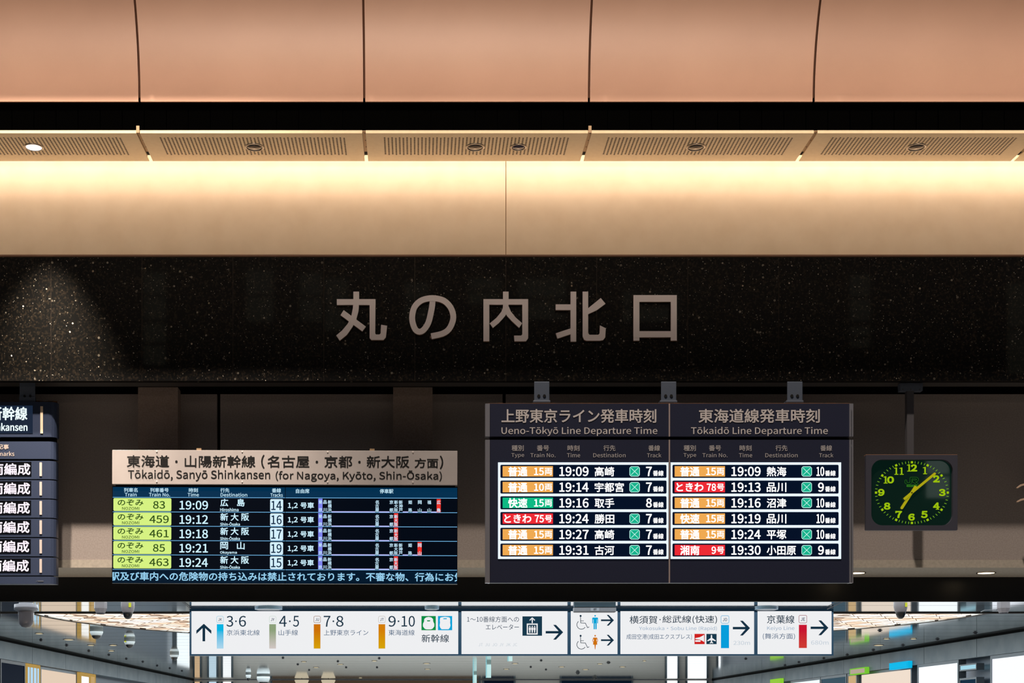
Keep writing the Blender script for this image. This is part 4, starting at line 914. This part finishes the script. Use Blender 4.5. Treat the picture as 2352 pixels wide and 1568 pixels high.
# ================================================================== cameras, detectors and fittings under the ceiling
M_cw = mat('camera_white', (206, 212, 212), .5); M_cg = mat('camera_grey', (128, 122, 124), .4); M_cd = mat('camera_dome', (14, 14, 16), .08, spec=.8); M_tagy = mat('yellow_tag', (190, 190, 10), .6)
def onceil(px, py): Y = (ZC - CZ) * F / (CY - py); return (X(px, Y), Y, ZC - .001)
def dome_cam(px, Y, pw, ytop, ysplit, ybot, label, body, group, tagc=None):
    s = Y / F; c = (X(px, Y), Y, ZC); r = pw / 2 * s; zs = Z(ysplit, Y); ztop = min(ZC, Z(ytop, Y)); zbm = Z(ybot, Y)
    o = thing('security_camera', c, label, 'camera', group)
    hs = zs - ztop
    MB().lathe((c[0], c[1], ztop), [(r * .93, ZC - ztop), (r, 0 if ZC - ztop < .004 else -.001), (r, hs * .55), (r * .82, hs * .95), (r * .74, hs)], 20).build('housing', body, o, smooth=True)
    hd = zs - zbm
    MB().lathe((c[0], c[1], zs), [(r * .70, 0), (r * .68, -hd * .35), (r * .5, -hd * .75), (r * .25, -hd * .96), (.0005, -hd)], 20).build('dome', M_cd, o, smooth=True)
    if tagc: MB().box(c[0] + tagc * r - .012, c[0] + tagc * r + .012, Y - r * .98 - .004, Y - r * .8, ztop + hs * .6, ztop + hs * .25).build('yellow_tag', M_tagy, o)
    return o
dome_cam(293.5, 15.2, 31, 1378, 1406.5, 1421.5, 'dome security camera with black eye, left end, above the warm lattice light', M_cg, 'dome security cameras', .5)
dome_cam(2068.5, 15.2, 31, 1378, 1405.5, 1421, 'dome security camera with black eye, to the right of the hanging signs', M_cg, 'dome security cameras', .5)
dome_cam(221.5, 19.9, 30, 1443, 1459, 1467.5, 'pale dome camera under the left end of the lattice light', M_cw, 'dome security cameras')
dome_cam(297.5, 22.2, 25, 1466, 1480, 1488, 'pale dome camera with a yellow tag, above the left beam', M_cw, 'dome security cameras', -.6)
dome_cam(400.5, 26.4, 21, 1499.5, 1509, 1516.5, 'small pale dome camera beside the left end of the hanging signs', M_cw, 'dome security cameras')
dome_cam(1397.5, 30.2, 15, 1516.5, 1517.5, 1524.5, 'small dark dome camera on the far ceiling below the wheelchair sign', M_dark, 'dark dome cameras on the far ceiling')
dome_cam(1327, 35.6, 12, 1543, 1544, 1549, 'dark dome camera on the far ceiling, middle of three in a line', M_dark, 'dark dome cameras on the far ceiling')
dome_cam(1366.5, 39.2, 12, 1554.5, 1556, 1561.5, 'dark dome camera furthest away at the end of the ceiling', M_dark, 'dark dome cameras on the far ceiling')
dome_cam(605, 37.5, 30, 1550, 1566, 1573, 'wide pale hanging camera low at the far end of the ceiling', M_cw, 'pale cameras at the far end')
dome_cam(570.5, 36.3, 12, 1546, 1557, 1563, 'narrow pale hanging camera at the far end beside the wide one', M_cw, 'pale cameras at the far end')
# big hanging camera at the left edge
c = (X(60, 15.3), 15.3, ZC); k = 15.3 / F
o = thing('security_camera', c, 'large smoky grey hanging dome camera at the left edge under the header', 'camera')
zz = lambda py: Z(py, 15.3)
MB().lathe((c[0], c[1], 0), [(16 * k, ZC), (16 * k, zz(1386)), (26.5 * k, zz(1388)), (26.8 * k, zz(1400)), (21 * k, zz(1403.5))], 32).build('flange', mat('flange', (120, 118, 122), .25, .5), o, smooth=True)
MB().lathe((c[0], c[1], 0), [(18 * k, zz(1403.5)), (17.6 * k, zz(1408)), (17 * k, zz(1424)), (15 * k, zz(1433)), (10 * k, zz(1439)), (.001, zz(1441))], 32).build('dome', mat('smoky_dome', (96, 90, 92), .15, .4), o, smooth=True)
def detector(px, Y, pw, y0, y1, label):
    s = Y / F; c = (X(px, Y), Y, 0); r = pw / 2 * s
    o = thing('ceiling_detector', (c[0], Y, ZC), label, 'detector')
    MB().lathe(c, [(r * .7, ZC), (r * .8, Z(y0, Y)), (r, Z(y0 + 3, Y)), (r, Z((y0 + y1) / 2 + 2, Y)), (r * .7, Z(y1 - 2, Y))], 8).build('housing', M_cg, o)
    MB().lathe(c, [(r * .66, Z(y1 - 2, Y)), (r * .6, Z(y1, Y))], 8).build('sensor_cap', M_dark, o)
detector(231, 15.2, 30, 1380, 1409.5, 'octagonal grey detector between the two left cameras under the header')
detector(2305, 15.2, 30, 1380, 1409, 'octagonal grey detector with a thin cable near the right edge')
def disc(px, py, pw, label, lit=False):
    Y = (ZC - CZ) * F / (CY - py); s = Y / F; c = (X(px, Y), Y, ZC); r = pw / 2 * s
    o = thing('ceiling_disc', c, label, 'light')
    MB().lathe(c, [(r * .98, 0), (r, -.012), (r * .93, -.02)], 28).build('rim', mat('disc_rim', (150, 180, 200), .25, .7), o, smooth=True)
    MB().lathe(c, [(r * .92, -.018), (r * .75, -.024), (.001, -.026)], 28).build('diffuser', mat('disc_face', (170, 180, 190), .35), o, smooth=True)
disc(617, 1396, 66, 'large round flush ceiling disc above the 4·5 platform number'); disc(992, 1395, 34, 'small round ceiling disc above the green train icon'); disc(1760, 1396, 55, 'round ceiling disc above the gap before the last sign')
# guide light box
c = P(1366.5, 1405, 15.9); o = thing('guide_light', c, 'long grey ceiling box marked 07 above the wheelchair sign', 'light')
MB().pbox(15.9, 1318, 1393.3, 1415.5, 1405.2, .10).build('lower_body', mat('box_grey', (112, 112, 116), .5), o, bev=.012)
MB().pbox(15.9 + .002, 1319, 1385, 1414.5, 1393.5, .10).build('upper_body', mat('box_blue', (130, 165, 190), .45), o, bev=.006)
MB().pbox(15.895, 1356.5, 1395.3, 1376.5, 1402.6, .004).build('number_plate', mat('number_plate', (140, 142, 148), .5), o)
ink(MB(), 15.893, '07', 1363.5, 1396.3, 1370, 1401.5, .3, 4).build('lettering', mat('plate_black', (14, 22, 32), .5), o)
for px in (1332, 1400): MB().lathe((X(px, 15.95), 15.95, 0), [(.006, Z(1385.5, 15.9)), (.006, ZC)], 8).build('rod', M_dark, o)
# small things: clips on the sign row, spot lamps, sprinklers
def sprinkler(px, py, r, label, grp):
    c = onceil(px, py); o = thing('sprinkler', c, label, 'sprinkler', grp)
    MB().lathe(c, [(r, .001), (r, -.005), (r * .5, -.008), (r * .5, -.018), (r * .9, -.019), (r * .9, -.022)], 8).build('sprinkler_head', M_dark, o)
g1 = 'sprinklers over the left half of the concourse ceiling'; g2 = 'sprinklers over the centre of the concourse ceiling'; g3 = 'sprinklers over the right half of the concourse ceiling'
ORD = ['first', 'second', 'third', 'fourth', 'fifth', 'sixth', 'seventh', 'eighth', 'ninth', 'tenth', 'eleventh', 'twelfth', 'thirteenth', 'fourteenth']
for k, (px, py) in enumerate(sorted(((94, 1469), (153, 1481), (204, 1494), (250, 1503), (290, 1512), (328, 1519), (361, 1528), (390, 1534), (418, 1540)))): sprinkler(px, py, .03, 'small dark sprinkler beside the left beam, %s from the left edge' % ORD[k], g1)
for k, (px, py) in enumerate(sorted(((650, 1510), (776, 1518), (684, 1525), (795, 1532), (710, 1538), (871, 1511), (866, 1532), (1243, 1516), (1219, 1531), (1254, 1537)))): sprinkler(px, py, .03, 'tiny dark sprinkler on the ceiling below the first two signs, %s counting rightwards' % ORD[k], g2)
for k, (px, py) in enumerate(sorted(((2153, 1467), (2240, 1452), (2074, 1481), (2006, 1492), (1946, 1503), (2021, 1447), (1892, 1511), (2102, 1489), (1835, 1520), (1803, 1527), (1713, 1512)), reverse=True)): sprinkler(px, py, .035, 'small dark sprinkler beside the right beam, %s from the right edge' % ORD[k], g3)
def spotl(px, py, w, label, grp):
    c = onceil(px, py); o = thing('ceiling_spotlight', c, label, 'light', grp); r = w / 2 * c[1] / F
    MB().lathe(c, [(r * 1.1, .001), (r * 1.12, -.004), (r, -.005)], 16).build('trim_ring', M_dark, o)
    MB().lathe(c, [(r, -.004), (r * .6, -.009), (.001, -.010)], 16).build('lens', em('spot_glow', (246, 226, 180), 1.1), o)
for k, (px, py, w) in enumerate(sorted(((90, 1454, 18), (158, 1468, 24), (209, 1481, 16), (260, 1481, 18), (256, 1494, 14)))): spotl(px, py, w, 'warm spotlight on the ceiling left of the hanging signs, %s from the left' % ORD[k], 'spotlights left of the signs')
for k, (px, py, w) in enumerate(sorted(((698, 1519, 12), (782, 1525, 14), (726, 1532, 13), (860, 1517, 12), (980, 1523, 16), (982, 1536, 13), (828, 1556, 9), (1183, 1523, 14), (1290, 1531, 13), (1163, 1536, 13), (1345, 1537, 14), (1480, 1517, 8), (1378, 1524, 12), (1430, 1531, 14)))): spotl(px, py, w, 'warm spotlight on the far ceiling below the hanging signs, %s from the left' % ORD[k], 'spotlights below the signs')
for k, (px, py, w) in enumerate(sorted(((2036, 1466, 14), (2098, 1466, 14), (2018, 1481, 22)))): spotl(px, py, w, 'warm spotlight on the ceiling right of the hanging signs, %s from the left' % ORD[k], 'spotlights right of the signs')
# glass smoke-screen posts hanging under the far ceiling
for px, w, y0, y1, Y, lab in ((1167, 10, 1500, 1518, 25, 'pale green glass screen edge nearest below the elevator sign'), (1117, 11, 1518, 1556, 30, 'tall pale green glass screen edge, middle of three'), (1087, 8, 1556, 1580, 36, 'pale green glass screen edge furthest back')):
    zt_ = ZC; o = thing('glass_screen', (X(px, Y), Y, Z(y1, Y)), lab, 'screen', 'glass screen edges')
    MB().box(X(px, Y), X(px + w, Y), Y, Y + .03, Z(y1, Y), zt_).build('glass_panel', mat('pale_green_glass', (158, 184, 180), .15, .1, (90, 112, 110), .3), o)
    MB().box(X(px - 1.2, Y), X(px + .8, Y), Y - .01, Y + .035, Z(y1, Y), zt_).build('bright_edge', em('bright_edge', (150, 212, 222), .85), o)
# cables: hanger wires from the sign row and the detector cable
def cable(pts, r, name, label, cat='cable'):
    mb = MB()
    for a, b in zip(pts, pts[1:]):
        a, b = Vector(a), Vector(b); d = (b - a).normalized(); u = d.cross(Vector((0, 0, 1)) if abs(d.z) < .9 else Vector((1, 0, 0))).normalized(); v = d.cross(u); vs = []
        for q in (a, b): vs += [tuple(q + (u * math.cos(i * PI / 3) + v * math.sin(i * PI / 3)) * r) for i in range(6)]
        mb.add(vs, [(i, (i + 1) % 6, (i + 1) % 6 + 6, i + 6) for i in range(6)])
    o = mb.build(name, M_dark, None, center=pts[0]); tag(o, label, cat)
cable([P(1900, 1398.5, 16.4), (X(1968, 14.8), 14.8, ZC - .004)], .005, 'support_wire', 'thin dark wire running from the last sign up to the ceiling')
cable([P(438, 1397.5, 16.4), (X(400, 14.8), 14.8, ZC - .004)], .005, 'support_wire', 'thin dark wire running from the first sign up to the ceiling')
cable([P(2253, 1405, 15.9), P(2262, 1401, 15.6), P(2290, 1400, 15.25)], .005, 'detector_cable', 'thin dark cable running to the octagonal detector near the right edge')

orn = thing('wall_ornament', P(2350, 1132, 11.2), 'two pale pointed strips sticking in at the right edge of the dark wall', 'ornament')
for ya, yb in ((1120, 1109), (1152, 1144)):
    MB().poly(11.2, [(2336, ya - 1), (2346, (ya + yb) / 2 - 3), (2412, yb - 16), (2412, yb - 10), (2347, (ya + yb) / 2 + 1), (2337, ya + 1.2)], .02).build('strip', mat('pale_strip', (205, 175, 150), .6), orn)
MB().box(X(2406, 11.2), X(2422, 11.2), 11.19, 11.429, Z(1160, 11.2), Z(1090, 11.2)).build('mount', M_dark, orn)
